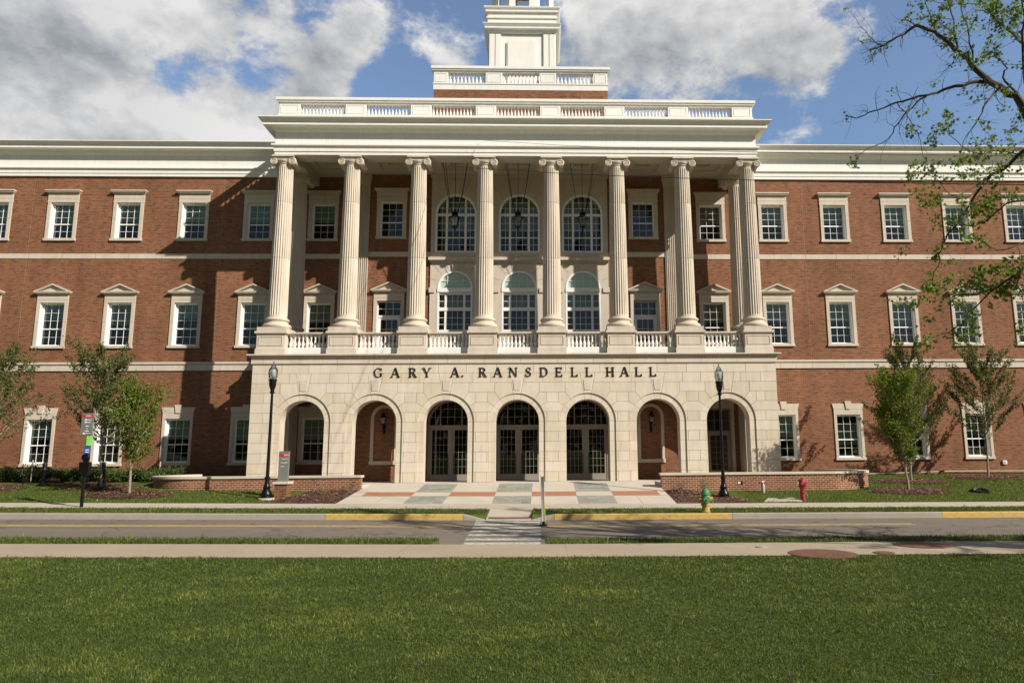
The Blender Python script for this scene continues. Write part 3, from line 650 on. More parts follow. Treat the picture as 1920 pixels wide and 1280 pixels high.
for gi, (L, Rr) in enumerate(gaps):
    for k in range(0, 11):
        z0, z1 = k*CH, (k+1)*CH
        left = [(L+x, z) for x, z in side(k)] if L is not None else [(-XE, z0), (-XE, z1)]
        right = [(Rr-x, z) for x, z in side(k)] if Rr is not None else [(XE, z0), (XE, z1)]
        pc = (L+Rr)/2 if (L is not None and Rr is not None) else (None)
        if pc is not None:
            if k in (7, 8, 9) or (k < 6 and k % 2 == 1): cuts = []
            elif k == 10: cuts = [pc-.42, pc+.38]
            else: cuts = [pc-.245, pc+.245]
        else:
            s = -1 if L is None else 1; e = s*XE
            cuts = [e-s*.55] if (k % 2 == 0 or k > 9) else []
            if k == 9: cuts = [e-s*1.2]
            if k == 10: cuts = [e-s*.7, e-s*1.6]
            cuts.sort()
        if not cuts: block(mb, left[::-1]+right, AY) if False else block(mb, right+left[::-1], AY)
        else:
            block(mb, [(cuts[0], z0), (cuts[0], z1)]+left[::-1], AY)
            for a, b in zip(cuts[:-1], cuts[1:]): block(mb, [(a, z0), (b, z0), (b, z1), (a, z1)], AY)
            block(mb, right+[(cuts[-1], z1), (cuts[-1], z0)], AY)
for c in ARC:
    for s in (1, -1):
        V2 = arcpts(J2, J1)+[(.97, 9*CH), (1.27, 9*CH), (1.27, 8*CH)]
        V1 = arcpts(J1, JK)+[(KX(10*CH), 10*CH), (.97, 10*CH), (.97, 9*CH)]
        for V in (V2, V1): block(mb, [(c+s*x, z) for x, z in V], AY)
    K = [(x, z) for x, z in arcpts(JK, PI-JK)]+[(-KX(11*CH), 11*CH), (KX(11*CH), 11*CH)]
    block(mb, [(c+x, z) for x, z in K], AY)
    # raised key panel
    kp = [(c-.13, 3.88), (c+.13, 3.88), (c+.18, 4.34), (c-.18, 4.34)]
    mb.prism(kp, AY-.032, AY-.01, 'lime')
    # archivolt ring, set back, with its joints
    ry = AY+.045
    for s in (1, -1):
        zz = [k*CH for k in range(7)]
        for a, b in zip(zz[:-1], zz[1:]): block(mb, [(c+s*RO, a), (c+s*RR, a), (c+s*RR, b), (c+s*RO, b)], ry, d=.005, up=.006)
        for a, b in ((0, T20), (T20, J2), (J2, J1), (J1, JK)):
            o = arcpts(a, b, RR, 6); i_ = arcpts(a, b, RO, 6); block(mb, [(c+s*x, z) for x, z in o+i_[::-1]], ry, d=.005, up=.006)
    o = arcpts(JK, PI-JK, RR, 6); i_ = arcpts(JK, PI-JK, RO, 6); block(mb, [(c+x, z) for x, z in o+i_[::-1]], ry, d=.005, up=.006)
    # step between ring and field
    A = [(RR, 0)]+arcpts(0, PI, RR, 32)+[(-RR, 0)]
    for (xa, za), (xb, zb) in zip(A[:-1], A[1:]): mb.face([(c+xa, AY, za), (c+xb, AY, zb), (c+xb, AY+.05, zb), (c+xa, AY+.05, za)], 'lime')
# course 11
for k, cuts in ((11, [-XE, -10.1, -8.95, -7.75, -6.2, -4.65, -3.4, -2.2, -.9, .7, 2.1, 3.6, 4.9, 6.1, 7.4, 8.6, 10.0, XE]),):
    for a, b in zip(cuts[:-1], cuts[1:]): block(mb, [(a, k*CH), (b, k*CH), (b, 5.07), (a, 5.07)], AY)
mb.build('arcade_wall', hall)
# arcade thickness: intrados, back face, ends
mb = MB(); arch_wall(mb, AY+.0455, -XE, XE, -.3, 5.07, [(c, RO, -.3, ZS) for c in ARC], 'lime', .62, back=True)
mb.v = mb.v[:]; mb.build('arcade_reveal', hall)
# side walls with an arch at each end
for s in (-1, 1):
    mb = MB(); mb.map = lambda x, y, z, s=s: (s*(XE-.003)-s*y, x, z)
    arch_wall(mb, 0, AY, WY-.02, -.6, 5.07, [(1.45, .93, 0, ZS)], 'lime', .6, back=True)
    mb.build('arcade_side_wall', hall)
# band over the arcade
mb = MB()
mb.box(-XE-.05, XE+.05, AY-.07, WY-.03, 5.07, 5.36, 'lime'); mb.box(-XE-.12, XE+.12, AY-.16, WY-.02, 5.362, 5.41, 'lime'); mb.box(-XE-.2, XE+.2, AY-.23, WY-.01, 5.412, 5.47, 'lime')
for q in np.arange(-10.9, 11, 1.58): mb.box(q-.006, q+.006, AY-.074, AY-.05, 5.075, 5.355, 'joint')
for q in np.arange(-10.2, 11, 1.58): mb.box(q-.006, q+.006, AY-.234, AY-.2, 5.415, 5.468, 'joint')
mb.build('arcade_band', hall)
# ================================================================== letters of the name
def stroke(mb, pts, y0, y1): mb.prism(pts, y0, y1, 'bronze')
class Glyph:
    def __init__(s, mb, x, z, h): s.mb = mb; s.x = x; s.z = z; s.h = h; s.k = 0
    def put(s, pts):
        P_ = [(s.x+a*s.h, s.z+b*s.h) for a, b in pts]
        ar = sum(P_[i-1][0]*P_[i][1]-P_[i][0]*P_[i-1][1] for i in range(len(P_)))
        if ar < 0: P_ = P_[::-1]
        s.mb.prism(P_, AY-.046-.002*s.k, AY-.012, 'bronze'); s.k += 1
    def bar(s, x0, z0, x1, z1, w):
        """a vertical-ish stroke of horizontal width w"""
        s.put([(x0-w/2, z0), (x0+w/2, z0), (x1+w/2, z1), (x1-w/2, z1)])
    def hb(s, x0, x1, z, t): s.put([(x0, z-t/2), (x1, z-t/2), (x1, z+t/2), (x0, z+t/2)])
    def serif(s, x, top, w=.17): s.put([(x-w, 1 if top else 0), (x+w, 1 if top else 0), (x+w*.95, .945 if top else .055), (x-w*.95, .945 if top else .055)])
    def arc(s, cx, cz, rx, rz, a0, a1, tk, tn, n=14):
        O, I = [], []
        for i in range(n+1):
            a = rad(a0+(a1-a0)*i/n); t = tn+(tk-tn)*abs(math.cos(a))**1.3
            O.append((cx+rx*math.cos(a), cz+rz*math.sin(a))); I.append((cx+(rx-t)*math.cos(a), cz+(rz-t)*math.sin(a)))
        for i in range(n):
            P_ = [O[i], O[i+1], I[i+1], I[i]]
            pp = [(s.x+a*s.h, s.z+b*s.h) for a, b in P_]
            ar = sum(pp[j-1][0]*pp[j][1]-pp[j][0]*pp[j-1][1] for j in range(4))
            if ar < 0: pp = pp[::-1]
            s.mb.prism(pp, AY-.046-.002*s.k, AY-.012, 'bronze')
        s.k += 1
TK, TN = .135, .06
def glyph(ch, x, z, h):
    mb = MB(); g = Glyph(mb, x, z, h)
    if ch == 'G':
        g.arc(0, .5, .46, .515, 48, 325, TK, TN); g.bar(.33, .08, .33, .42, TK); g.hb(.18, .47, .435, .055); g.bar(.36, .72, .36, .97, .05)
    elif ch == 'A':
        g.bar(-.36, .03, -.01, 1.02, .075); g.bar(.36, .03, .01, 1.02, .17); g.hb(-.23, .25, .34, .065); g.serif(-.37, 0, .14); g.serif(.37, 0, .17)
    elif ch == 'R':
        g.bar(-.24, .03, -.24, .97, TK); g.serif(-.24, 1, .17); g.serif(-.24, 0, .17); g.arc(.02, .745, .30, .255, -90, 90, TK, TN); g.hb(-.24, .04, .965, .07); g.hb(-.24, .04, .525, .07)
        g.put([(-.02, .5), (.14, .5), (.46, .0), (.27, .0)]); g.serif(.39, 0, .12)
    elif ch == 'Y':
        g.bar(0, .03, 0, .48, TK); g.serif(0, 0, .17); g.bar(-.03, .42, -.34, .97, .15); g.bar(.03, .42, .33, .97, .07); g.serif(-.35, 1, .15); g.serif(.34, 1, .14)
    elif ch == '.': g.arc(0, .09, .095, .095, 0, 360, .094, .094)
    elif ch == 'N':
        g.bar(-.34, .03, -.34, .97, .07); g.bar(.34, .0, .34, .97, .07); g.put([(-.42, 1), (-.23, 1), (.38, 0), (.30, -.02)]); g.serif(-.34, 0, .15); g.serif(.34, 1, .15); g.serif(-.42, 1, .08)
    elif ch == 'S':
        g.arc(0, .745, .27, .265, 40, 262, .13, TN); g.arc(0, .255, .29, .265, -140, 82, .13, TN); g.bar(.22, .7, .22, .97, .05); g.bar(-.26, .03, -.26, .3, .05)
        g.put([(-.17, .60), (-.05, .66), (.20, .42), (.07, .36)])
    elif ch == 'D':
        g.bar(-.3, .03, -.3, .97, TK); g.serif(-.3, 1, .17); g.serif(-.3, 0, .17); g.arc(-.04, .5, .46, .5, -90, 90, TK, TN); g.hb(-.3, -.02, .965, .07); g.hb(-.3, -.02, .035, .07)
    elif ch == 'E':
        g.bar(-.24, .03, -.24, .97, TK); g.serif(-.24, 1, .17); g.serif(-.24, 0, .17); g.hb(-.24, .30, .965, .07); g.hb(-.24, .34, .035, .07); g.hb(-.2, .16, .51, .065); g.bar(.28, .80, .31, 1, .05); g.bar(.35, .0, .31, .22, .05); g.bar(.16, .42, .16, .6, .045)
    elif ch == 'L':
        g.bar(-.2, .03, -.2, .97, TK); g.serif(-.2, 1, .18); g.serif(-.2, 0, .17); g.hb(-.2, .34, .035, .07); g.bar(.37, .0, .31, .25, .055)
    elif ch == 'H':
        for q in (-.3, .3): g.bar(q, .03, q, .97, TK); g.serif(q, 1, .17); g.serif(q, 0, .17)
        g.hb(-.26, .26, .51, .07)
    return mb
for ch, x in (('G', -5.98), ('A', -5.25), ('R', -4.51), ('Y', -3.89), ('A', -2.69), ('.', -2.36), ('R', -1.5), ('A', -.84), ('N', -.17), ('S', .49), ('D', 1.16), ('E', 1.82), ('L', 2.48), ('L', 3.12), ('H', 4.05), ('A', 4.67), ('L', 5.28), ('L', 5.91)):
    glyph(ch, x, 4.47, .40).build('letter', hall, loc=(x, AY, 4.47))
# ================================================================== columns
def flute(a, r, z, n=24):
    u = (a*n/(2*PI)) % 1.0
    if u < .22 or not (7.28 < z0_col+z < 14.16): return 1.0
    return 1-.095*math.sin(PI*(u-.22)/.78)**.7
z0_col = 0
def column_shaft():
    mb = MB(); Z = [7.16, 7.2, 7.27, 7.30, 8.0, 9.86, 9.868, 9.882, 9.89, 11.2, 12.48, 12.488, 12.502, 12.51, 13.4, 14.13, 14.17, 14.2, 14.3]
    prof = []
    for z in Z:
        t = (z-7.16)/(14.3-7.16); r = .415-.075*(t**1.6)
        if z < 7.18: r = .455
        if z in (9.868, 9.882, 12.488, 12.502): r -= .012
        prof.append((r, z))
    mb.lathe((0, 0, 0), prof, 144, 'lime_d', flute=flute); return mb
def column_base():
    mb = MB(); mb.box(-.62, .62, -.62, .62, 6.51, 6.70, 'lime_d')
    pr = [(.60, 6.70), (.60, 6.705)]
    for k in range(9): a = -PI/2+PI*k/8; pr.append((.53+.085*math.cos(a), 6.80+.095*math.sin(a)))
    pr += [(.50, 6.90), (.475, 6.94), (.47, 6.98), (.49, 7.015)]
    for k in range(7): a = -PI/2+PI*k/6; pr.append((.48+.05*math.cos(a), 7.08+.055*math.sin(a)))
    pr += [(.455, 7.145), (.455, 7.162)]
    mb.lathe((0, 0, 0), pr, 48, 'lime_d'); return mb
def volute(mb, cx, cz, R, y0, y1, s, sgn):
    # bolster body, waisted in the middle
    ym = (y0+y1)/2; L = (y1-y0)/2
    pr = []
    for k in range(9):
        u = -1+2*k/8; pr.append((R*(.78+.17*u*u) if abs(u) < 1 else R, ym+u*(L-.05)))
    pr = [(R, y0+.05)]+pr[1:-1]+[(R, y1-.05)]
    mb.lathe((cx, 0, cz), [(R*.9, y0+.03)]+pr+[(R*.9, y1-.03)], 28, 'lime', axis='y')
    for yy, d in ((y0+.03, -1), (y1-.03, 1)):
        pts = []; rr = []
        for k in range(54):
            a = k/53*2.35*2*PI; r = R*(.93-.75*k/53)
            pts.append((cx+sgn*r*math.sin(a)*1.0, yy+d*.012, cz+r*math.cos(a))); rr.append(.026*(1-.45*k/53))
        mb.tube(pts, rr, 6, 'lime'); mb.lathe((cx, yy, cz), [(.035, -.03 if d < 0 else 0), (.035, 0 if d < 0 else .03)], 10, 'lime', axis='y')
def capital(rot=False, corner=0):
    mb = MB()
    if rot: mb.map = lambda x, y, z: (-y, x, z)
    mb.box(-.50, .50, -.47, .47, 14.60, 14.635, 'lime'); mb.box(-.475, .475, -.44, .44, 14.637, 14.698, 'lime')
    for s in (-1, 1): volute(mb, s*.425, 14.40, .175, -.42, .42, 1, -s)
    # channel between the scrolls, sagging a little
    n = 10; top = 14.60
    pts = [(-.425+.85*k/n, 14.40+.075-.045*math.sin(PI*k/n)) for k in range(n+1)]+[(.425, top), (-.425, top)]
    mb.prism(pts, -.39, .39, 'lime')
    for q in (-1, 1):
        up = [(-.42+.84*k/n, q*.40, 14.40+.16-.0*math.sin(PI*k/n)) for k in range(n+1)]; lo = [(-.30+.60*k/n, q*.40, 14.40+.085-.045*math.sin(PI*k/n)) for k in range(n+1)]
        mb.tube(up, .02, 6, 'lime'); mb.tube(lo, .018, 6, 'lime')
    mb.map = None
    pr = [(.345, 14.29), (.37, 14.30), (.375, 14.325), (.36, 14.335), (.40, 14.37), (.435, 14.42), (.44, 14.47), (.40, 14.50)]
    mb.lathe((0, 0, 0), pr, 36, 'lime'); return mb
def pedestal(w=.60, d=.60):
    mb = MB()
    mb.box(-w-.04, w+.04, -d-.04, d+.04, 5.47, 5.74, 'lime'); mb.box(-w-.015, w+.015, -d-.015, d+.015, 5.742, 5.80, 'lime', (.015, .015))
    mb.box(-w, w, -d, d, 5.80, 6.36, 'lime')
    for a, b, c, e in ((-w+.09, w-.09, 5.88, 5.905), (-w+.09, w-.09, 6.255, 6.28), (-w+.09, -w+.115, 5.906, 6.254), (w-.115, w-.09, 5.906, 6.254)):
        mb.box(a, b, -d-.02, -d+.005, c, e, 'lime')
    mb.box(-w-.03, w+.03, -d-.03, d+.03, 6.362, 6.41, 'lime'); mb.box(-w-.08, w+.08, -d-.08, d+.08, 6.412, 6.508, 'lime'); return mb
CX = [(k-3.5)*3.05 for k in range(8)]
sh = column_shaft().build('column', None, smooth=True); cb = column_base().build('column_base', sh, smooth=True); cc_ = capital().build('capital', sh, smooth=True)
sh.parent = hall; sh.location = (CX[0], 0, 0)
for x in CX[1:]: copy_tree(sh, hall, (x, 0, 0))
rear = [copy_tree(sh, hall, (s*10.75, 2.2, 0)) for s in (-1, 1)]
pd_ = pedestal().build('pedestal', None); pd_.parent = hall; pd_.location = (CX[0], -.02, 0)
for x in CX[1:]: copy_tree(pd_, hall, (x, -.02, 0))
for s in (-1, 1): copy_tree(pd_, hall, (s*10.72, 2.2, 0))
# pilasters at the corners of the centre bay
def pilaster():
    mb = MB(); w = .29; n = 6; X = []
    mb.box(-w, w, -.10, .02, 5.48, 7.1, 'lime_d'); mb.box(-w-.05, w+.05, -.15, .02, 5.47, 6.0, 'lime_d')
    st = 2*w/n
    for i in range(n):
        a = -w+i*st; mb.box(a+st*.62, a+st*1.0+1e-4 if i < n-1 else w, -.10, .02, 7.1, 14.72, 'lime_d'); mb.box(a, a+st*.62, -.065, .02, 7.1, 14.72, 'lime_d')
    mb.box(-w-.02, w+.02, -.12, .02, 14.55, 14.72, 'lime_d'); mb.box(-w-.05, w+.05, -.15, .02, 14.722, 14.86, 'lime_d'); mb.box(-w-.09, w+.09, -.2, .02, 14.862, 15.19, 'lime_d')
    return mb
pl = pilaster().build('pilaster', None); pl.parent = hall; pl.location = (-7.84, BY-.002, 0); copy_tree(pl, hall, (7.58, BY-.002, 0))
# ================================================================== balustrades
BALP = [(.062, 0), (.062, .03), (.04, .04), (.05, .07), (.068, .12), (.072, .16), (.06, .21), (.034, .29), (.028, .36), (.036, .40), (.05, .43), (.03, .455), (.05, .47), (.062, .49), (.062, .545)]
def bal_proto(h, s=1.0, mat='white', seg=10):
    mb = MB(); pr = [(r*s, z*h/.545) for r, z in BALP]; mb.lathe((0, 0, 0), pr, seg, mat); return mb
bp_ = bal_proto(.57).build('baluster', None, smooth=True); first_bal = [True]
def balustrade(cx, cy, L, along='x', n=10):
    mb = MB()
    if along == 'y': mb.map = lambda x, y, z: (y, x, z)
    mb.box(-L/2, L/2, -.14, .14, 5.475, 5.82, 'white'); mb.box(-L/2, L/2, -.11, .11, 6.39, 6.43, 'lime'); mb.box(-L/2, L/2, -.15, .15, 6.432, 6.50, 'lime')
    o = mb.build('balustrade', None); o.parent = hall; o.location = (cx, cy, 0)
    for i in range(n):
        p = -L/2+L*(i+.5)/n; l = (p, 0, 5.82) if along == 'x' else (0, p, 5.82)
        if first_bal[0]: b = bp_; first_bal[0] = False
        else: b = bp_.copy(); COL.objects.link(b)
        b.parent = o; b.location = l
for a, b in zip(CX[:-1], CX[1:]): balustrade((a+b)/2, -.22, 3.05-1.30, n=10)
for s in (-1, 1): balustrade(s*10.67, 1.09, .98, 'y', 6)
def top_balustrade(name, x0, x1, y, zb, zbal, zrt, zr, posts, n, d=.28, balr=.8):
    """posts: list of (xa, xb); base course, panelled posts, balusters and rail; one object per bay"""
    mb = MB(); mb.box(x0, x1, y, y+d, zb, zbal, 'white'); mb.box(x0-.03, x1+.03, y-.03, y+d+.03, zbal-.06, zbal-.001, 'white')
    mb.build(name+'_base', hall)
    mb = MB(); mb.box(x0-.02, x1+.02, y-.03, y+d+.03, zrt, zrt+.07, 'white'); mb.box(x0-.07, x1+.07, y-.09, y+d+.09, zrt+.072, zrt+.15, 'white'); mb.box(x0-.12, x1+.12, y-.14, y+d+.14, zrt+.152, zr, 'white')
    mb.build(name+'_rail', hall)
    for a, b in posts:
        mb = MB(); mb.box(a, b, y-.015, y+d+.015, zbal, zrt, 'white')
        for p, q, r, s_ in ((a+.08, b-.08, zbal+.05, zbal+.07), (a+.08, b-.08, zrt-.08, zrt-.06), (a+.08, a+.10, zbal+.071, zrt-.081), (b-.10, b-.08, zbal+.071, zrt-.081)): mb.box(p, q, y-.03, y-.01, r, s_, 'white')
        mb.build(name+'_post', hall, loc=((a+b)/2, y, zbal))
    for (a, b), (c, e) in zip(posts[:-1], posts[1:]):
        mb = MB(); L = c-b; pr = [(r*balr, z*(zrt-zbal)/.545) for r, z in BALP]
        for i in range(n): mb.lathe((b+L*(i+.5)/n, y+d/2, zbal), pr, 8, 'white')
        o = mb.build(name+'_balusters', hall, smooth=True)
RP = [(-11.0, -10.05)]+[(c-.475, c+.475) for c in (-7.5, -4.5, -1.5, 1.5, 4.5, 7.5)]+[(10.05, 11.0)]
top_balustrade('roof_balustrade', -11.02, 11.02, -.30, 16.30, 16.70, 17.22, 17.50, RP, 13, balr=.78)
# side returns of the roof balustrade (solid plinth, rail, balusters)
for s in (-1, 1):
    mb = MB(); x0, x1 = sorted((s*11.02, s*10.74)); mb.box(x0, x1, .0, 3.6, 16.30, 16.70, 'white'); mb.box(x0-.09, x1+.09, .12, 3.7, 17.29, 17.5, 'white')
    for i in range(20): mb.lathe(((x0+x1)/2, .2+.17*i, 16.70), [(r*.78, z*.59/.545) for r, z in BALP], 8, 'white')
    mb.build('roof_balustrade_side', hall)
AT = 3.58
mb = MB(); mb.box(-4.58, 4.58, AT+.02, 12, 16.3, 20.10, 'brick'); mb.build('attic_wall', hall)
top_balustrade('attic_balustrade', -4.6, 4.6, AT, 20.10, 20.47, 21.08, 21.38, [(-4.58, -3.83), (-1.86, -.98), (.98, 1.86), (3.83, 4.58)], 10, d=.3, balr=1.0)
mb = MB(); mb.box(-4.5, 4.5, AT+.35, 11.9, 20.1, 20.2, 'roof'); mb.build('attic_roof', hall)
# ================================================================== tower
TY = 5.5; tower = MB(); TC = TY+1.8
tower.box(-1.80, 1.80, TY, TY+3.6, 20.2, 24.62, 'white')
for a, b in ((-1.83, -1.53), (-1.49, -1.20), (1.20, 1.49), (1.53, 1.83)): tower.box(a, b, TY-.09, TY+.01, 20.3, 24.5, 'white'); 
for s in (-1, 1):
    for a, b in ((.0, .3), (.34, .63), (2.97, 3.26), (3.3, 3.6)): tower.box(*sorted((s*1.79, s*1.89)), TY+a, TY+b, 20.3, 24.5, 'white')
# panel with notched corners
pts = [(-.86, 20.6), (.80, 20.6), (.80, 23.98), (.66, 24.12), (-.72, 24.12), (-.86, 23.98)]
tower.prism(pts, TY-.07, TY+.002, 'white')
tower.prism([(-.80, 20.66), (.74, 20.66), (.74, 23.95), (.63, 24.06), (-.69, 24.06), (-.80, 23.95)], TY-.045-.05, TY-.06, 'white')
def cap_ring(mb, half, y0, prof):
    sweep(mb, -half, half, y0, y0+2*half, prof, 'white')
cap_ring(tower, 1.83, TY-.04, [(0, 24.5), (.06, 24.52), (.10, 24.60), (.12, 24.68), (.26, 24.70), (.26, 24.80), (.28, 24.82), (.33, 24.90), (.36, 24.94), (.36, 24.98), (-.4, 25.02)])
tower.box(-1.93, 1.93, TY-.13, TY+3.7, 25.0, 25.38, 'white'); tower.box(-2.0, 2.0, TY-.2, TY+3.8, 25.382, 25.46, 'white'); tower.box(-1.94, 1.94, TY-.14, TY+3.7, 25.462, 25.6, 'white')
cap_ring(tower, 1.93, TY-.13, [(0, 25.6), (.04, 25.64), (.05, 25.72), (.13, 25.74), (.13, 25.84), (.15, 25.86), (.20, 25.93), (.22, 25.99), (.22, 26.02), (-.6, 26.05)])
tower.build('tower', hall, loc=(0, TC, 20.2))
# octagonal lantern storey: eight cornered posts, sills, heads, a cornice and a dome above the frame
mb = MB(); AP = 1.78; hw = AP*math.tan(PI/8)
for k in range(8):
    a = k*PI/4; ca, sa = math.cos(a), math.sin(a)
    mb.map = lambda u, d, z, ca=ca, sa=sa: (u*ca+ (AP-d)*sa, TC-(AP-d)*ca+u*sa, z)
    mb.box(-hw, -hw+.34, 0, .22, 26.05, 29.6, 'white'); mb.box(hw-.34, hw, 0, .22, 26.05, 29.6, 'white')
    mb.box(-hw+.341, hw-.341, .02, .2, 26.05, 26.20, 'white'); mb.box(-hw+.341, hw-.341, .02, .2, 28.9, 29.6, 'white'); mb.box(-hw+.30, hw-.30, -.03, .0, 26.05, 26.15, 'white')
    mb.box(-hw-.1, hw+.1, -.22, .4, 29.61, 29.9, 'white')
mb.map = None
mb.lathe((0, TC, 0), [(1.75, 29.9), (1.7, 30.3), (1.5, 31.1), (1.1, 31.8), (.5, 32.3), (.2, 32.6), (.1, 33.6), (.02, 35)], 32, 'white')
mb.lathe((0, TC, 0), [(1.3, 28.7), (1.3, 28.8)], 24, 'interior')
mb.build('belfry', hall, loc=(0, TC, 26.05))
# lightning rods
for x, y, z in ((-30.5, 3.1, 16.84), (-24.8, 3.1, 16.84), (-17.3, 3.1, 16.84), (17.0, 3.1, 16.84), (23.1, 3.1, 16.84), (-11.1, -.6, 16.3), (-10.0, -.2, 17.5), (-5.9, -.2, 17.5), (3.0, -.2, 17.5), (6.6, -.2, 17.5), (10.6, -.2, 17.5)):
    mb = MB(); mb.tube([(x, y, z), (x, y, z+.42)], [.009, .004], 5, 'steel'); mb.lathe((x, y, z-.005), [(.03, 0), (.02, .03)], 6, 'steel'); mb.build('lightning_rod', hall, loc=(x, y, z))
# ================================================================== windows
def sash_mesh(w, h, meet, cols=3, rt=3, rb=2, casing=True, dy=.2):
    """white box frame in a recess of depth dy; glass spans +-(w-.1)"""
    mb = MB()
    if casing:
        mb.box(-w+.002, -w+.03, .01, dy+.06, .002, h-.002, 'whitew'); mb.box(w-.03, w-.002, .01, dy+.06, .002, h-.002, 'whitew'); mb.box(-w+.031, w-.031, .01, dy+.06, h-.03, h-.002, 'whitew'); mb.box(-w+.031, w-.031, .005, dy+.06, .002, .035, 'whitew')
    g = w-.095; b, t = .09, h-.075
    y0, y1 = dy-.02, dy+.045
    mb.box(-w+.031, -g, y0, y1, .036, h-.031, 'whitew'); mb.box(g, w-.031, y0, y1, .036, h-.031, 'whitew')
    mb.box(-g, g, y0, y1, .036, b, 'whitew'); mb.box(-g, g, y0, y1, t, h-.031, 'whitew')
    mb.box(-g, g, y0-.012, y1, meet-.028, meet+.028, 'whitew')
    m = .0068
    for k in range(1, cols):
        x = -g+2*g*k/cols; mb.box(x-m, x+m, y0+.02, y1-.006, b+.001, meet-.029, 'whitew'); mb.box(x-m, x+m, y0+.02, y1-.006, meet+.029, t-.001, 'whitew')
    for (za, zb, n) in ((b, meet-.028, rb), (meet+.028, t, rt)):
        for k in range(1, n):
            z = za+(zb-za)*k/n
            for c in range(cols):
                xa, xb = -g+2*g*c/cols+m+.0005, -g+2*g*(c+1)/cols-m-.0005; mb.box(xa, xb, y0+.021, y1-.007, z-m, z+m, 'whitew')
    return mb, g, b, t
def pane_mesh(x0, x1, z0, z1, y, mat='glass'):
    mb = MB(); mb.box(x0, x1, y, y+.006, z0, z1, mat); return mb
def surround(kind, w, h):
    mb = MB(); j0, j1 = w-.015, w+.145; S = 'lime'
    if kind == 'L': j1 = w+.12
    for s in (-1, 1):
        mb.box(*sorted((s*j0, s*j1)), -.05, .13, .0, h, S)
        mb.box(*sorted((s*j0, s*(j1+.001))), -.053, -.04, h*.55, h*.55+.012, 'joint')
    mb.box(-j1-.03, j1+.03, -.09, .14, -.12, -.001, S)
    if kind == 'U':
        mb.box(-j1-.02, j1+.02, -.055, .13, h+.001, h+.07, S); mb.box(-j1-.01, j1+.01, -.05, .13, h+.071, h+.44, S); mb.box(-j1-.01, j1+.01, -.053, -.04, h+.20, h+.212, 'joint')
        mb.box(-j1-.04, j1+.04, -.09, .05, h+.441, h+.50, S); mb.box(-j1-.08, j1+.08, -.16, .05, h+.501, h+.56, S); mb.box(-j1-.12, j1+.12, -.2, .05, h+.561, h+.62, S)
    elif kind == 'M':
        mb.box(-j1, j1, -.05, .13, h+.001, h+.40, S); mb.box(-j1, j1, -.053, -.04, h+.15, h+.162, 'joint'); mb.box(-j1-.04, j1+.04, -.10, .05, h+.401, h+.45, S)
        mb.box(-j1-.1, j1+.1, -.17, .05, h+.451, h+.50, S); mb.box(-j1-.14, j1+.14, -.2, .05, h+.501, h+.55, S)
        H = j1+.14; zt = h+.551
        mb.prism([(-H+.1, zt), (H-.1, zt), (0, zt+.30)], -.08, .05, S)
        for s in (-1, 1):
            p = [(s*(-H), zt), (s*(-H+.16), zt), (0, zt+.315), (0, zt+.385)]
            if s < 0: p = p[::-1]
            mb.prism(p, -.2, .05, S)
    elif kind == 'L':
        mb.prism([(-j1, h+.001), (j1, h+.001), (j1, h+.27), (j1+.07, h+.55), (-j1-.07, h+.55), (-j1, h+.27)], -.055, .13, S)
        mb.prism([(-.10, h+.27), (.10, h+.27), (.165, h+.66), (-.165, h+.66)], -.10, .02, S); mb.box(-j1, j1, -.058, -.04, h+.26, h+.27, 'joint')
    return mb
def make_window(kind, h, meet, rt=3, rb=2, blindfrac=.5):
    w = .6; s = surround(kind, w, h).build('window', None)
    sm, g, b, t = sash_mesh(w, h, meet, 3, rt, rb); sa = sm.build('sash', s)
    pane_mesh(-g+.002, g-.002, b+.002, t-.002, .222).build('pane', s)
    mb = MB(); zb = meet if blindfrac is None else t-(t-b)*blindfrac
    mb.box(-w+.04, w-.04, .30, .31, zb, h-.04, 'blind'); mb.build('blind', s)
    s.parent = hall; return s
protoU = make_window('U', 1.87, .79); protoM = make_window('M', 2.14, .87); protoL = make_window('L', 2.10, .88)
first = {}
def place(proto, x, y, z, drop=None, r=0):
    if proto.name not in first: first[proto.name] = 1; proto.location = (x, y, z); o = proto
    else: o = copy_tree(proto, hall, (x, y, z))
    for ch in o.children:
        if ch.name.startswith('blind') and drop is not None: ch.location = (0, 0, drop)
    return o
def rnd(): return random.choice([0, 0, 0, .05, -.04, .12, .25])
for X in LX+RX:
    place(protoU, X, WY, U_Z[0], rnd())
    place(protoM, X, WY, M_Z[0], random.choice([0, 0, .06, -.05, .1, .3]))
    if X != RX[7]:
        o = place(protoL, X, WY, L_Z[0], random.choice([0, 0, .08, -.06]))
        if X == RX[1]: [setattr(c, 'location', (0, 0, -.45)) for c in o.children if c.name.startswith('blind')]
for c in (-6.45, 6.22): place(protoU, c, BY, U_Z[0], .9)
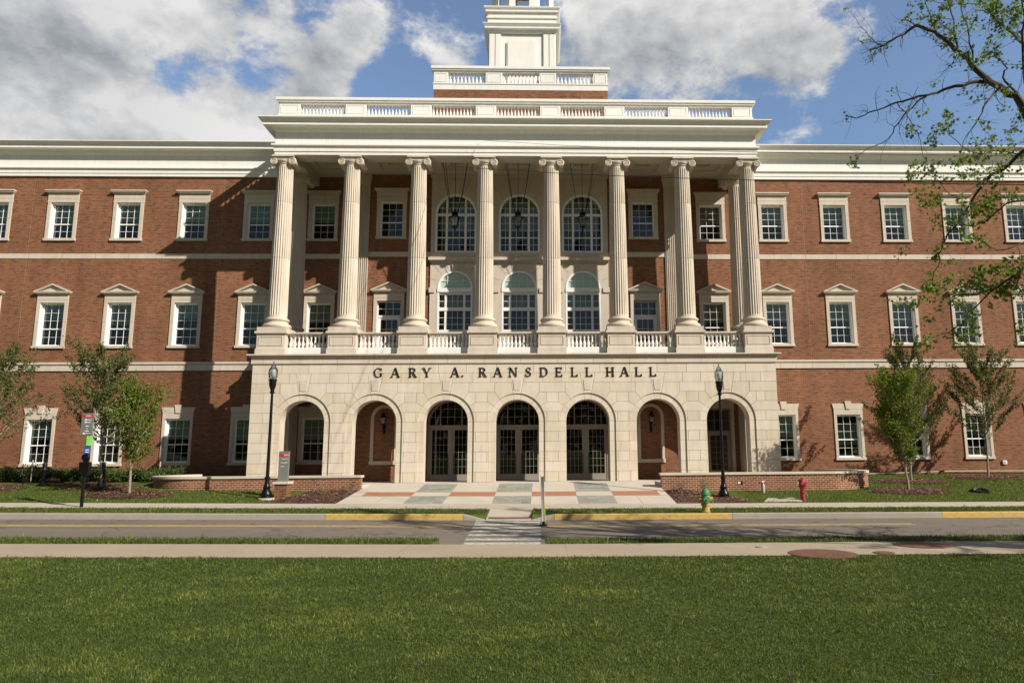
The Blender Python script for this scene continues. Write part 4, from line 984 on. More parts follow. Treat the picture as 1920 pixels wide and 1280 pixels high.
# portico doors under pediments
def small_door(x, y, z0, h, ped, tr, w=.6, cols=3, rows=4, pw=None):
    s = surround('M' if ped else 'U', w, h).build('door_surround', hall, loc=(0, 0, 0), local=True) if ped else None
    mb = MB(); mt = 'whitew' if ped else 'taupe'
    if not ped: s = MB(); 
    mb.box(-w+.002, -w+.06, .12, .2, .002, h-.002, mt); mb.box(w-.06, w-.002, .12, .2, .002, h-.002, mt); mb.box(-w+.061, w-.061, .12, .2, h-.06, h-.002, mt); mb.box(-w+.061, w-.061, .11, .2, tr-.05, tr+.05, mt)
    for k in range(1, 3):
        q = -w+.06+(2*w-.12)*k/3; mb.box(q-.01, q+.01, .145, .19, tr+.051, h-.061, mt)
    mb.box(-w+.061, w-.061, .146, .189, (tr+h)/2-.01, (tr+h)/2+.01, mt)
    fr = mb.build('door_frame', None, local=True)
    mb = MB(); a = w-.065; mb.box(-a, -a+.13, .14, .19, .01, tr-.055, mt); mb.box(a-.13, a, .14, .19, .01, tr-.055, mt); mb.box(-a+.131, a-.131, .14, .19, .01, .30, mt); mb.box(-a+.131, a-.131, .14, .19, tr-.17, tr-.055, mt)
    g = a-.13
    for k in range(1, cols): q = -g+2*g*k/cols; mb.box(q-.01, q+.01, .15, .185, .301, tr-.171, mt)
    for k in range(1, rows):
        q = .3+(tr-.47)*k/rows; mb.box(-g, g, .151, .184, q-.01, q+.01, mt)
    mb.box(-a+.03, -a+.05, .09, .14, 1.0, 1.12, 'steel')
    dl_ = mb.build('door', None, local=True)
    pn = MB(); pn.box(-w+.062, w-.062, .165, .171, .3, h-.06, 'glass'); pn = pn.build('door_pane', None, local=True)
    if ped:
        for o in (fr, dl_, pn): o.parent = s
        s.location = (x, y, z0)
    else:
        fr.parent = hall; fr.location = (x, y, z0)
        for o in (dl_, pn): o.parent = fr
small_door(-6.45, BY, 5.52, 3.14, True, 2.39); small_door(6.22, BY, 5.52, 3.14, True, 2.39)
mb = MB(); x = RX[7]
for s in (-1, 1): mb.box(*sorted((x+s*.6, x+s*.75)), WY-.06, WY+.1, 0, 3.3, 'lime')
mb.prism([(x-.75, 3.301), (x+.75, 3.301), (x+.82, 3.72), (x-.82, 3.72)], WY-.06, WY+.1, 'lime'); mb.build('door_surround', hall)
small_door(x, WY, .02, 3.27, False, 2.15, w=.61, rows=6)
# ================================================================== stone centre with three arched bays
PY = PYs; PX0, PX1 = -4.46, 4.40; WC = [-3.22, -.05, 3.12]
mb = MB()
arch_wall(mb, PY, PX0, PX1, 5.46, 10.60, [(c, .87, 7.06, 9.30) for c in WC], 'lime', .3)
arch_wall(mb, PY, PX0, PX1, 10.60, 15.02, [(c, 1.03, 11.12, 13.13) for c in WC], 'lime', .3)
for q in (PX0, PX1): mb.face([(q, PY, 5.46), (q, BY, 5.46), (q, BY, 15.02), (q, PY, 15.02)], 'lime')
mb.box(PX0-.06, PX1+.06, PY-.08, PY+.02, 15.022, 15.19, 'lime')
mb.box(PX0-.03, PX1+.03, PY-.12, PY-.001, 10.60, 10.68, 'lime'); mb.box(PX0-.08, PX1+.08, PY-.20, PY-.001, 10.682, 10.83, 'lime'); mb.box(PX0-.02, PX1+.02, PY-.05, PY-.001, 10.832, 11.10, 'lime')
ed = [PX0]+sum([[c-.87-.13, c+.87+.13] for c in WC], [])+[PX1]
for a, b in zip(ed[0::2], ed[1::2]): mb.box(a-(.05 if a == PX0 else 0), b+(.05 if b == PX1 else 0), PY-.06, PY-.001, 9.06, 9.30, 'lime')
# radial joints (recessed lines read as fine dark strips) and keystones
def rline(c, zs, r0, a, xl, zt):
    dx, dz = math.cos(a), math.sin(a); ts = [(xl-r0*abs(dx))/abs(dx) if abs(dx) > 1e-3 else 99, (zt-zs-r0*dz)/dz if dz > 1e-3 else 99]; t = min(ts)
    if t <= 0: return
    p0 = (c+r0*dx, zs+r0*dz); p1 = (p0[0]+dx*t, p0[1]+dz*t); nx, nz = -dz*.008, dx*.008
    pts = [(p0[0]-nx, p0[1]-nz), (p1[0]-nx, p1[1]-nz), (p1[0]+nx, p1[1]+nz), (p0[0]+nx, p0[1]+nz)]
    ar = sum(pts[i-1][0]*pts[i][1]-pts[i][0]*pts[i-1][1] for i in range(4))
    mb.prism(pts if ar > 0 else pts[::-1], PY-.004, PY-.0005, 'joint')
for c in WC:
    for a in (22, 47, 70, 110, 133, 158): rline(c, 9.30, 1.0, rad(a), 1.52 if a < 90 else 1.38, 10.58)
    for a in (22, 47, 70, 110, 133, 158): rline(c, 13.13, 1.16, rad(a), 1.52 if a < 90 else 1.38, 14.98)
    mb.prism([(c-.11, 10.17), (c+.11, 10.17), (c+.17, 10.48), (c-.17, 10.48)], PY-.07, PY-.001, 'lime')
    mb.prism([(c-.15, 14.2), (c+.15, 14.2), (c+.24, 14.9), (c-.24, 14.9)], PY-.06, PY-.001, 'lime')
mb.build('arched_stone_front', hall)
def arcband(mb, c, zs, r0, r1, y0, y1, mat, seg=24, a0=0, a1=PI):
    A = [(c+r1*math.cos(a0+(a1-a0)*k/seg), zs+r1*math.sin(a0+(a1-a0)*k/seg)) for k in range(seg+1)]; B = [(c+r0*math.cos(a0+(a1-a0)*k/seg), zs+r0*math.sin(a0+(a1-a0)*k/seg)) for k in range(seg+1)]
    for i in range(seg):
        p = [B[i], A[i], A[i+1], B[i+1]]
        mb.mesh_([(x, y0, z) for x, z in p]+[(x, y1, z) for x, z in p], [(0, 1, 2, 3), (7, 6, 5, 4), (1, 5, 6, 2), (3, 7, 4, 0)], mat)
def disc_pane(c, zs, r, z0, y, mat, seg=24):
    mb = MB(); pts = [(c-r, z0), (c+r, z0)]+[(c+r*math.cos(PI*k/seg), zs+r*math.sin(PI*k/seg)) for k in range(seg+1)]
    if z0 >= zs-1e-6: pts = pts[2:]
    mb.prism(pts, y, y+.006, mat); return mb
def up_arch(c):
    mb = MB(); Y0, Y1 = PY+.06, PY+.16; zs, r = 13.13, 1.03; z0 = 11.12
    arcband(mb, c, zs, r-.10, r-.002, PY-.01, Y1, 'whitew'); g = r-.10
    mb.box(c-r+.002, c-g, PY-.01, Y1, z0+.002, zs, 'whitew'); mb.box(c+g, c+r-.002, PY-.01, Y1, z0+.002, zs, 'whitew'); mb.box(c-g, c+g, PY-.01, Y1, z0+.002, z0+.07, 'whitew')
    mx = .47
    mb.box(c-g, c+g, Y0, Y1, 13.02, 13.15, 'whitew')
    for s in (-1, 1):
        mb.box(c+s*mx-.055, c+s*mx+.055, Y0, Y1, z0+.071, 13.019, 'whitew'); zt = zs+math.sqrt(g*g-(mx+.0)**2)-.02; mb.box(c+s*mx-.05, c+s*mx+.05, Y0, Y1, 13.151, zt, 'whitew')
    mb.box(c-g, c-mx-.056, Y0, Y1, 11.87, 11.92, 'whitew'); mb.box(c-mx+.056, c+mx-.056, Y0, Y1, 11.87, 11.92, 'whitew'); mb.box(c+mx+.056, c+g, Y0, Y1, 11.87, 11.92, 'whitew')
    m = .009; ym0, ym1 = PY+.085, PY+.12
    for q in (-mx/3+.0, mx/3, -.70, .70):
        zt = zs+math.sqrt(g*g-q*q)-.01; mb.box(c+q-m, c+q+m, ym0, ym1, z0+.07, 13.02, 'whitew'); mb.box(c+q-m, c+q+m, ym0, ym1, 13.15, zt, 'whitew')
    for z in (11.53, 12.29, 12.65, 13.44, 13.74):
        hw_ = g if z < zs else math.sqrt(g*g-(z-zs)**2)-.005; mb.box(c-hw_, c+hw_, ym0+.001, ym1-.001, z-m, z+m, 'whitew')
    o = mb.build('arched_window', hall, loc=(c, PY, z0)); p = disc_pane(c, zs, g+.01, z0+.05, PY+.125, 'glass').build('pane', None)
    p.parent = o; p.location = (-c, -PY, -z0)
    k = MB(); k.box(-.9, .9, .5, .52, 1.25, 3.0, 'blind'); kk = k.build('blind', o, local=True)
for c in WC: up_arch(c)
def low_arch(c):
    mb = MB(); zs, r = 9.30, .87; Y1 = PY+.2; Y0 = PY+.08; g = r-.09; z0 = 7.06
    arcband(mb, c, zs, g, r-.002, PY-.02, Y1, 'whitew')
    mb.box(c-r+.002, c+r-.002, PY-.04, Y1, 9.09, 9.299, 'whitew'); mb.box(c-r+.002, c-g, PY-.01, Y1, z0+.002, 9.089, 'whitew'); mb.box(c+g, c+r-.002, PY-.01, Y1, z0+.002, 9.089, 'whitew')
    mb.box(c-g, c+g, PY-.01, Y1, z0+.002, z0+.14, 'whitew'); mb.box(c-g, c+g, Y0, Y1, 8.97, 9.088, 'whitew'); mb.box(c-g, c+g, Y0-.02, Y1, 8.16, 8.33, 'whitew')
    for s in (-1, 1):
        for a, b in ((z0+.141, 8.159), (8.331, 8.969)): mb.box(c+s*.455-.055, c+s*.455+.055, Y0, Y1, a, b, 'whitew')
    m = .0095; ya, yb = PY+.11, PY+.15
    for q in (-.135, .135): mb.box(c+q-m, c+q+m, ya, yb, z0+.14, 8.97, 'whitew')
    for z in (7.49, 7.82, 8.65): mb.box(c-g, c+g, ya+.001, yb-.001, z-m, z+m, 'whitew')
    for q in (-.40, 0, .40): mb.box(c+q-m, c+q+m, PY+.05, PY+.09, 9.30, zs+math.sqrt(g*g-q*q)-.01, 'whitew')
    mb.box(c-.66, c+.66, PY+.052, PY+.088, 9.66, 9.68, 'whitew')
    o = mb.build('arched_window', hall, loc=(c, PY, z0))
    p = disc_pane(c, zs, g+.01, zs, PY+.095, 'mint').build('fanlight', None); p.parent = o; p.location = (-c, -PY, -z0)
    q = MB(); q.box(-g, g, .155, .161, .1, 1.95, 'glass'); q.build('pane', o, local=True)
    q = MB(); q.box(-g, g, .4, .41, 1.15, 2.0, 'blind'); q.build('blind', o, local=True)
for c in WC: low_arch(c)
# ================================================================== entrance doors
for c in (-3.05, 0, 3.05):
    mb = MB(); y0, y1 = EY+.03, EY+.16; w = 1.05; tz = 2.42; zs = 2.55; T_ = 'taupe'
    arcband(mb, c, zs, w-.07, w-.002, y0, y1, T_); mb.box(c-w+.002, c-w+.08, y0, y1, 0, zs, T_); mb.box(c+w-.08, c+w-.002, y0, y1, 0, zs, T_); mb.box(c-w+.081, c+w-.081, y0-.01, y1, tz-.06, tz+.06, T_); mb.box(c-.045, c+.045, y0, y1, .0, tz-.061, T_)
    g = w-.07
    for q in (-.50, .47): mb.box(c+q-.022, c+q+.022, y0+.02, y1, tz+.061, zs+math.sqrt(g*g-q*q)-.01, T_)
    m = .009
    for q in (-.74, -.18, .14, .72): mb.box(c+q-m, c+q+m, y0+.05, y0+.09, tz+.061, zs+math.sqrt(g*g-q*q)-.01, T_)
    for z in (2.85, 3.22):
        h_ = math.sqrt(g*g-(z-zs)**2)-.005; mb.box(c-h_, c+h_, y0+.051, y0+.089, z-m, z+m, T_)
    fr = mb.build('entrance_frame', hall, loc=(c, EY, 0))
    p = disc_pane(c, zs, g, tz, EY+.13, 'doorglass').build('fanlight', None); p.parent = fr; p.location = (-c, -EY, 0)
    for s in (-1, 1):
        mb = MB(); xa, xb = sorted((s*.05, s*.965)); ya, yb = EY+.05, EY+.11
        lf = MB(); lf.box(xa, xa+.105, 0, .06, .01, tz-.065, T_); lf.box(xb-.105, xb, 0, .06, .01, tz-.065, T_); lf.box(xa+.106, xb-.106, 0, .06, .01, .28, T_); lf.box(xa+.106, xb-.106, 0, .06, tz-.16, tz-.065, T_)
        gx0, gx1 = xa+.106, xb-.106
        for k in range(1, 4): q = gx0+(gx1-gx0)*k/4; lf.box(q-m*.7, q+m*.7, .012, .045, .281, tz-.161, T_)
        for k in range(1, 6): q = .3+(tz-.47)*k/6; lf.box(gx0, gx1, .013, .044, q-m*.7, q+m*.7, T_)
        d = lf.build('entrance_door', hall, local=True); d.location = (c, EY+.06, 0)
        hnd = MB(); hx = s*.13; hnd.tube([(hx, -.07, .28), (hx, -.07, 1.18)], .014, 8, 'black'); hnd.tube([(hx, -.07, 1.17), (hx, .0, 1.17)], .012, 6, 'black'); hnd.tube([(hx, -.07, .30), (hx, .0, .30)], .012, 6, 'black'); hnd.build('handle', d, local=True)
        pn = MB(); pn.box(gx0, gx1, .022, .028, .3, tz-.17, 'doorglass'); pn.build('door_pane', d, local=True)
# arched niches either side of the doors
for c in (-6.06, 6.04):
    mb = MB(); arcband(mb, c, 2.80, .47, .61, EY-.05, EY+.01, 'lime'); 
    for s in (-1, 1): mb.box(*sorted((c+s*.47, c+s*.61)), EY-.05, EY+.01, .90, 2.80, 'lime')
    mb.box(c-.64, c+.64, EY-.07, EY+.01, .74, .899, 'lime'); mb.build('blind_arch', hall, loc=(c, EY, .74))
# ================================================================== lanterns
def lantern_body(mb, x, y, z, s=1.0, top=True):
    """four-sided tapering street-type lantern; z = bottom of the cage"""
    b, t, h = .10*s, .155*s, .36*s
    for sx in (-1, 1):
        for sy in (-1, 1): mb.tube([(x+sx*b, y+sy*b, z), (x+sx*t, y+sy*t, z+h)], .011*s, 4, 'black')
    mb.lathe((x, y, z-.03*s), [(.02*s, -.17*s), (.05*s, -.12*s), (.02*s, -.07*s), (.08*s, -.03*s), (.14*s, .0), (.14*s, .03*s)], 12, 'black')
    mb.lathe((x, y, z+h), [(.235*s, 0), (.235*s, .02*s), (.15*s, .10*s), (.12*s, .13*s), (.10*s, .20*s), (.13*s, .21*s), (.06*s, .29*s), (.025*s, .33*s), (.04*s, .36*s), (.012*s, .42*s)], 12, 'black')
    for sx, sy in ((-1, 0), (1, 0), (0, -1), (0, 1)): mb.tube([(x+sx*t, y+sy*t, z+h*.98), (x+sx*b, y+sy*b, z)], .006*s, 4, 'black')
def lantern_glass(x, y, z, s=1.0):
    mb = MB(); b, t, h = .094*s, .148*s, .355*s
    p = [(x-b, y-b, z+.005), (x+b, y-b, z+.005), (x+b, y+b, z+.005), (x-b, y+b, z+.005), (x-t, y-t, z+h), (x+t, y-t, z+h), (x+t, y+t, z+h), (x-t, y+t, z+h)]
    mb.mesh_(p, [(0, 1, 5, 4), (1, 2, 6, 5), (2, 3, 7, 6), (3, 0, 4, 7)], 'lampglass'); return mb
names = ['black hanging lantern in the left arched bay of the portico', 'black hanging lantern on the centre line of the portico, between the two middle columns', 'black hanging lantern in the right arched bay of the portico']
for i, c in enumerate((-3.0, -.04, 3.0)):
    L = thing('hanging_lantern', names[i], 'lantern', (c, .8, 11.72), 'lanterns hanging from the portico ceiling')
    mb = MB(); lantern_body(mb, 0, 0, 0, 1.12); mb.build('lantern_cage', L, local=True, smooth=True); lantern_glass(0, 0, 0, 1.12).build('lantern_glass', L, local=True)
    mb = MB(); mb.tube([(0, 0, .78), (0, 0, 3.46)], .012, 6, 'black'); mb.lathe((0, 0, 3.40), [(.03, 0), (.13, .05), (.13, .075)], 12, 'black'); mb.build('suspension_rod', L, local=True)
    for dx, dy in ((-.62, -.25), (.62, -.25), (-.55, .35), (.55, .35)):
        mb = MB(); n = 14
        pts = [(dx*(k/n)**.62+ (0 if k else math.copysign(.16, dx)), dy*(k/n)**.62, .42+3.04*(k/n)) for k in range(n+1)]; pts[0] = (math.copysign(.16, dx)*.9, dy*.3, .40); mb.tube(pts, .011, 5, 'black'); mb.build('guy_cable', L, local=True)
for i, c in enumerate((-6.06, 6.04)):
    L = thing('wall_lantern', ('black wall lantern in the second arch from the left', 'black wall lantern in the second arch from the right')[i], 'lantern', (c, EY-.002, 2.56), 'lanterns in the brick niches of the arcade')
    mb = MB(); lantern_body(mb, 0, -.32, .0, .72); mb.build('lantern_cage', L, local=True, smooth=True); lantern_glass(0, -.32, 0, .72).build('lantern_glass', L, local=True)
    mb = MB(); mb.box(-.05, .05, -.03, .0, -.45, .02, 'black'); mb.tube([(0, -.03, -.38), (0, -.18, -.40), (0, -.30, -.30), (0, -.32, -.13)], .018, 6, 'black'); mb.tube([(0, -.03, -.10), (0, -.16, -.16), (0, -.31, -.16)], .012, 6, 'black')
    mb.lathe((0, -.015, -.28), [(.07, -.0), (.07, .02)], 10, 'black', axis='y'); mb.build('bracket', L, local=True)
# ================================================================== low curved brick walls
def setuv(o, uvs):
    me = o.data; l = me.uv_layers.new(name='uv')
    for i, lp in enumerate(me.loops): l.data[i].uv = uvs[lp.vertex_index]
def path_wall(path, zt, zb, th, mat):
    V, Fc, UV = [], [], []; s = 0; n = len(path)
    for i, (x, y) in enumerate(path):
        if i: s += math.hypot(x-path[i-1][0], y-path[i-1][1])
        a = path[max(i-1, 0)]; b = path[min(i+1, n-1)]; dx, dy = b[0]-a[0], b[1]-a[1]; l = math.hypot(dx, dy); nx, ny = -dy/l*th, dx/l*th
        for (px, py), u in (((x, y), s), ((x+nx, y+ny), s+.1)):
            for z in (zb, zt): V.append((px, py, z)); UV.append((u, z))
    for i in range(n-1):
        a, b = 4*i, 4*i+4
        Fc += [(a, b, b+1, a+1), (a+2, a+3, b+3, b+2), (a+1, b+1, b+3, a+3)]
    k = 4*(n-1); Fc += [(0, 1, 3, 2), (k, k+2, k+3, k+1)]
    return V, Fc, UV
def low_wall(label, sgn, xs, cx, r, ztop, drain, a1):
    path = [(xs, -2.8)]+[(xs+(cx-xs)*k/8, -2.8) for k in range(1, 9)]
    path += [(cx+sgn*r*math.sin(a), -2.8+r-r*math.cos(a)) for a in [rad(a1)*k/30 for k in range(1, 31)]]
    if sgn < 0: path = path[::-1]            # keep the street side on the right-hand rule
    t = thing('low_wall', label, 'wall', (xs, -2.8, 0))
    V, Fc, UV = path_wall(path, ztop-.09, -.9, .32, 'brick_uv')
    me = bpy.data.meshes.new('brick_body'); me.from_pydata([(x-xs, y+2.8, z) for x, y, z in V], [], Fc); me.materials.append(M['brick_uv'])
    o = bpy.data.objects.new('brick_body', me); COL.objects.link(o); o.parent = t; setuv(o, UV); me.update()
    p2 = []
    n = len(path)
    for i, (x, y) in enumerate(path):
        a = path[max(i-1, 0)]; b = path[min(i+1, n-1)]; dx, dy = b[0]-a[0], b[1]-a[1]; l = math.hypot(dx, dy); p2.append((x+dy/l*.05, y-dx/l*.05))
    if sgn < 0: p2[-1] = (p2[-1][0]+.05, p2[-1][1])
    else: p2[0] = (p2[0][0]-.05, p2[0][1])
    V, Fc, UV = path_wall(p2, ztop, ztop-.089, .42, 'lime')
    me = bpy.data.meshes.new('stone_cap'); me.from_pydata([(x-xs, y+2.8, z) for x, y, z in V], [], Fc); me.materials.append(M['lime'])
    o = bpy.data.objects.new('stone_cap', me); COL.objects.link(o); o.parent = t
    for dx in drain:
        mb = MB(); mb.box(dx-.09, dx+.09, -.006, .02, .14-.25, .26-.25, 'black'); mb.box(dx-.09, dx+.0, -.012, -.007, .17-.25, .25-.25, 'signwhite'); mb.build('wall_vent', t, local=True)
low_wall('low curved brick wall with limestone cap, left of the paved entrance', -1, -6.05, -12.6, 2.4, .385, [], 137)
low_wall('low curved brick wall with limestone cap, right of the paved entrance', 1, 5.82, 12.6, 2.4, .37, [3.15], 152)
# ================================================================== street furniture
def post_lamp(x, y, label):
    z = gz(x, y); L = thing('street_lamp', label, 'street lamp', (x, y, z), 'globe lamps on fluted black posts in front of the hall')
    mb = MB(); mb.lathe((0, 0, -.1), [(.29, 0), (.29, .13), (.27, .15)], 24, 'gravel'); mb.build('concrete_footing', L, local=True)
    mb = MB(); prof = [(.20, .05), (.20, .10), (.19, .13), (.20, .16), (.185, .22), (.145, .30), (.11, .36), (.13, .39), (.135, .43), (.105, .47), (.09, .55), (.075, .66), (.078, .72), (.10, .74), (.10, .78), (.075, .80)]
    mb.lathe((0, 0, 0), prof, 24, 'black'); mb.build('cast_base', L, local=True, smooth=True)
    mb = MB(); mb.lathe((0, 0, 0), [(.064, .80), (.055, 2.4), (.045, 3.82)], 32, 'black', flute=lambda a, r, z: 1-.05*abs(math.sin(6*a))); mb.lathe((0, 0, 0), [(.06, 3.80), (.085, 3.83), (.085, 3.87), (.06, 3.90), (.075, 3.95), (.10, 4.02), (.125, 4.12), (.13, 4.26), (.15, 4.28), (.15, 4.32), (.11, 4.33)], 20, 'black'); mb.build('post', L, local=True, smooth=True)
    mb = MB(); mb.lathe((0, 0, 0), [(.115, 4.33), (.155, 4.42), (.172, 4.54), (.165, 4.66), (.13, 4.74), (.09, 4.77), (.10, 4.79), (.085, 4.83), (.04, 4.88), (.02, 4.92), (.035, 4.94), (.03, 4.97), (.005, 5.0)], 24, 'globeglass', capb=False); mb.build('globe', L, local=True, smooth=True)
    mb = MB(); mb.lathe((0, 0, 0), [(.05, 4.34), (.06, 4.42), (.085, 4.50), (.085, 4.62), (.03, 4.68)], 12, 'signwhite'); mb.build('bulb', L, local=True, smooth=True)
post_lamp(-8.84, -4.98, 'tall black street lamp beside the brick sign pillar, left of the entrance')
post_lamp(7.75, -4.93, 'tall black street lamp in the mulch bed behind the yellow hydrant, right of the entrance')
def text_mesh(name, s, size, mat, parent, loc, align='LEFT', ext=.002):
    c = bpy.data.curves.new(name, 'FONT'); c.body = s; c.size = size; c.extrude = ext; c.align_x = align
    o = bpy.data.objects.new('tmp', c); COL.objects.link(o); dg = bpy.context.evaluated_depsgraph_get(); me = bpy.data.meshes.new_from_object(o.evaluated_get(dg)); bpy.data.objects.remove(o)
    me.materials.clear(); me.materials.append(M[mat]); q = bpy.data.objects.new(name, me); COL.objects.link(q); q.parent = parent; q.location = loc; q.rotation_euler = (PI/2, 0, 0); return q
# brick pillar with grey name sign
x, y = -8.40, -4.62; z = gz(x, y)
S = thing('entrance_sign', 'short brick pillar with limestone cap carrying a grey sign with a red band', 'sign', (x, y, z))
mb = MB(); mb.box(-.22, .22, -.22, .22, -.1, .50, 'brick'); mb.build('brick_pillar', S, local=True)
mb = MB(); mb.box(-.28, .28, -.28, .28, .501, .59, 'lime', (.0, .0)); mb.build('stone_cap', S, local=True)
mb = MB(); mb.box(-.175, .175, -.07, .07, .592, 1.68, 'signgrey'); mb.build('sign_panel', S, local=True)
mb = MB(); mb.box(-.178, .178, -.076, .073, 1.49, 1.585, 'signred'); mb.build('red_band', S, local=True)
text_mesh('lettering', 'WKU', .085, 'signwhite', S, (.0, -.079, 1.508))
for k, t in enumerate(('Gary A.', 'Ransdell', 'Hall')): text_mesh('lettering', t, .07, 'signwhite', S, (-.09 if k else -.07, -.073, 1.38-.135*k))
# bus stop post with panels
x, y = -13.85, -7.35; z = gz(x, y)
B = thing('bus_stop_sign', 'grey bus stop sign with red band on a leaning black post in the verge', 'sign', (x, y, z))
mb = MB(); mb.tube([(0, 0, -.2), (.0, 0, 2.5)], .052, 10, 'black'); mb.build('post', B, local=True, smooth=True)
mb = MB(); mb.box(-.20, .16, -.10, -.055, 2.33, 3.04, 'signgrey'); mb.build('sign_panel', B, local=True)
mb = MB(); mb.box(-.203, .163, -.104, -.053, 2.90, 2.99, 'signred'); mb.build('red_band', B, local=True)
text_mesh('lettering', 'WKU', .075, 'signwhite', B, (-.08, -.107, 2.918))
for a, b, c, d in ((-.09, -.03, 2.80, 2.85), (-.09, -.03, 2.72, 2.77), (-.015, .12, 2.81, 2.83), (-.015, .10, 2.73, 2.75), (-.05, .05, 2.60, 2.625), (-.02, .02, 2.52, 2.54), (-.06, .06, 2.44, 2.465), (-.12, -.06, 2.35, 2.40), (-.05, .12, 2.365, 2.38)):
    mb = MB(); mb.box(a, b, -.103, -.099, c, d, 'signwhite'); mb.build('printed_line', B, local=True)
mb = MB(); mb.box(.0, .18, -.075, -.06, 1.98, 2.31, 'lime_green'); mb.build('green_flyer', B, local=True)
mb = MB(); mb.box(-.03, .15, -.078, -.06, 1.72, 1.96, 'blue'); mb.box(.0, .12, -.081, -.0785, 1.83, 1.86, 'signwhite'); mb.box(.0, .12, -.081, -.0785, 1.76, 1.79, 'signwhite'); mb.build('blue_sticker', B, local=True)
mb = MB(); mb.lathe((0, -.02, 1.60), [(.11, -.05), (.125, -.03), (.125, .03), (.11, .05)], 20, 'black', axis='y'); mb.box(-.15, .15, -.09, .09, 1.05, 1.45, 'black'); mb.box(-.05, .05, -.06, .06, 1.44, 1.56, 'black'); mb.build('call_box', B, local=True)
# bollard lamps in the left lawn
for i, (x, y) in enumerate(((-19.02, -1.6), (-16.85, -1.35))):
    z = gz(x, y); b = thing('bollard_lamp', ('black cast-iron bollard lamp on the left lawn, farther from the entrance', 'black cast-iron bollard lamp on the left lawn, behind the young trees')[i], 'bollard', (x, y, z), 'black bollards on the left lawn')
    mb = MB(); mb.lathe((0, 0, 0), [(.21, 0), (.21, .06), (.16, .12), (.12, .17), (.14, .20), (.14, .24), (.10, .27)], 18, 'black'); mb.build('cast_base', b, local=True, smooth=True)
    mb = MB(); mb.lathe((0, 0, 0), [(.085, .27), (.08, .6), (.09, .62), (.09, .66), (.08, .68), (.085, .86), (.075, .92), (.03, .96)], 24, 'black', flute=lambda a, r, z: 1-.05*abs(math.sin(6*a))); mb.build('shaft', b, local=True, smooth=True)
# yellow hydrant with green bonnet
def hydrant(x, y, label):
    z = gz(x, y); H = thing('fire_hydrant', label, 'fire hydrant', (x, y, z))
    mb = MB(); mb.lathe((0, 0, 0), [(.15, -.05), (.15, .03), (.13, .04), (.12, .06), (.12, .22), (.15, .23), (.15, .265), (.125, .275), (.125, .50), (.14, .52), (.14, .545)], 20, 'yellow')
    mb.lathe((0, 0, .42), [(.07, -.21), (.07, -.12), (.06, -.11)], 12, 'yellow', axis='x'); mb.lathe((0, 0, .42), [(.06, .11), (.07, .12), (.07, .21)], 12, 'yellow', axis='x')
    for k in range(8): a = k*PI/4; mb.lathe((.137*math.cos(a), .137*math.sin(a), .21), [(.012, 0), (.012, .08)], 6, 'yellow')
    mb.build('barrel', H, local=True, smooth=True)
    mb = MB(); mb.lathe((0, 0, .40), [(.10, -.20), (.115, -.19), (.115, -.14), (.09, -.13), (.09, -.10)], 16, 'green', axis='y'); mb.lathe((0, -.2, .40), [(.03, -.04), (.03, 0)], 5, 'green', axis='y'); mb.build('pumper_cap', H, local=True)
    mb = MB(); mb.lathe((0, 0, 0), [(.165, .546), (.165, .575), (.13, .585), (.125, .63), (.10, .69), (.055, .725), (.035, .73), (.035, .77), (.02, .775)], 18, 'green'); mb.build('bonnet', H, local=True, smooth=True)
    for s in (-1, 1):
        mb = MB(); mb.lathe((0, 0, .42), sorted([(.05, s*.211), (.05, s*.235)], key=lambda q: q[1]), 6, 'yellow', axis='x'); mb.build('hose_cap', H, local=True)
hydrant(6.18, -8.9, 'yellow fire hydrant with green bonnet and cap on the verge by the yellow kerb')
# red standpipe
x, y = 10.5, -5.45; z = gz(x, y); H = thing('standpipe', 'red twin-outlet fire department connection standing on the right lawn by the sidewalk', 'standpipe', (x, y, z))
mb = MB(); mb.lathe((0, 0, 0), [(.10, -.05), (.10, .30), (.125, .31), (.125, .35), (.10, .36), (.10, .48), (.15, .56), (.155, .80), (.13, .86), (.06, .89)], 18, 'red'); mb.build('pipe_body', H, local=True, smooth=True)
for sx in (-1, 1):
    mb = MB(); mb.lathe((sx*.07, 0, .70), [(.06, -.26), (.075, -.25), (.075, -.20), (.06, -.19), (.06, -.1)], 14, 'red', axis='y'); mb.build('outlet', H, local=True)
mb = MB(); mb.box(-.20, -.16, -.06, .02, .62, .76, 'signwhite'); mb.box(-.03, .03, -.03, .03, .885, .95, 'red'); mb.build('tag', H, local=True)
mb = MB(); mb.tube([(.12, -.05, .33), (.18, -.06, .22), (.13, -.07, .08)], .008, 5, 'steel'); mb.build('chain', H, local=True); H.scale = (.86, .86, .88)
x, y = 9.68, -3.42; z = gz(x, y); H = thing('valve_post', 'short grey pipe stub with red and white cap on the right lawn', 'pipe', (x, y, z))
mb = MB(); mb.lathe((0, 0, 0), [(.07, -.05), (.07, .34), (.065, .35)], 14, 'steel'); mb.build('pipe', H, local=True, smooth=True)
mb = MB(); mb.box(-.15, .15, -.06, .06, .34, .42, 'red', (.03, .0)); mb.box(-.05, .05, -.065, .065, .40, .455, 'signwhite'); mb.build('cap', H, local=True)
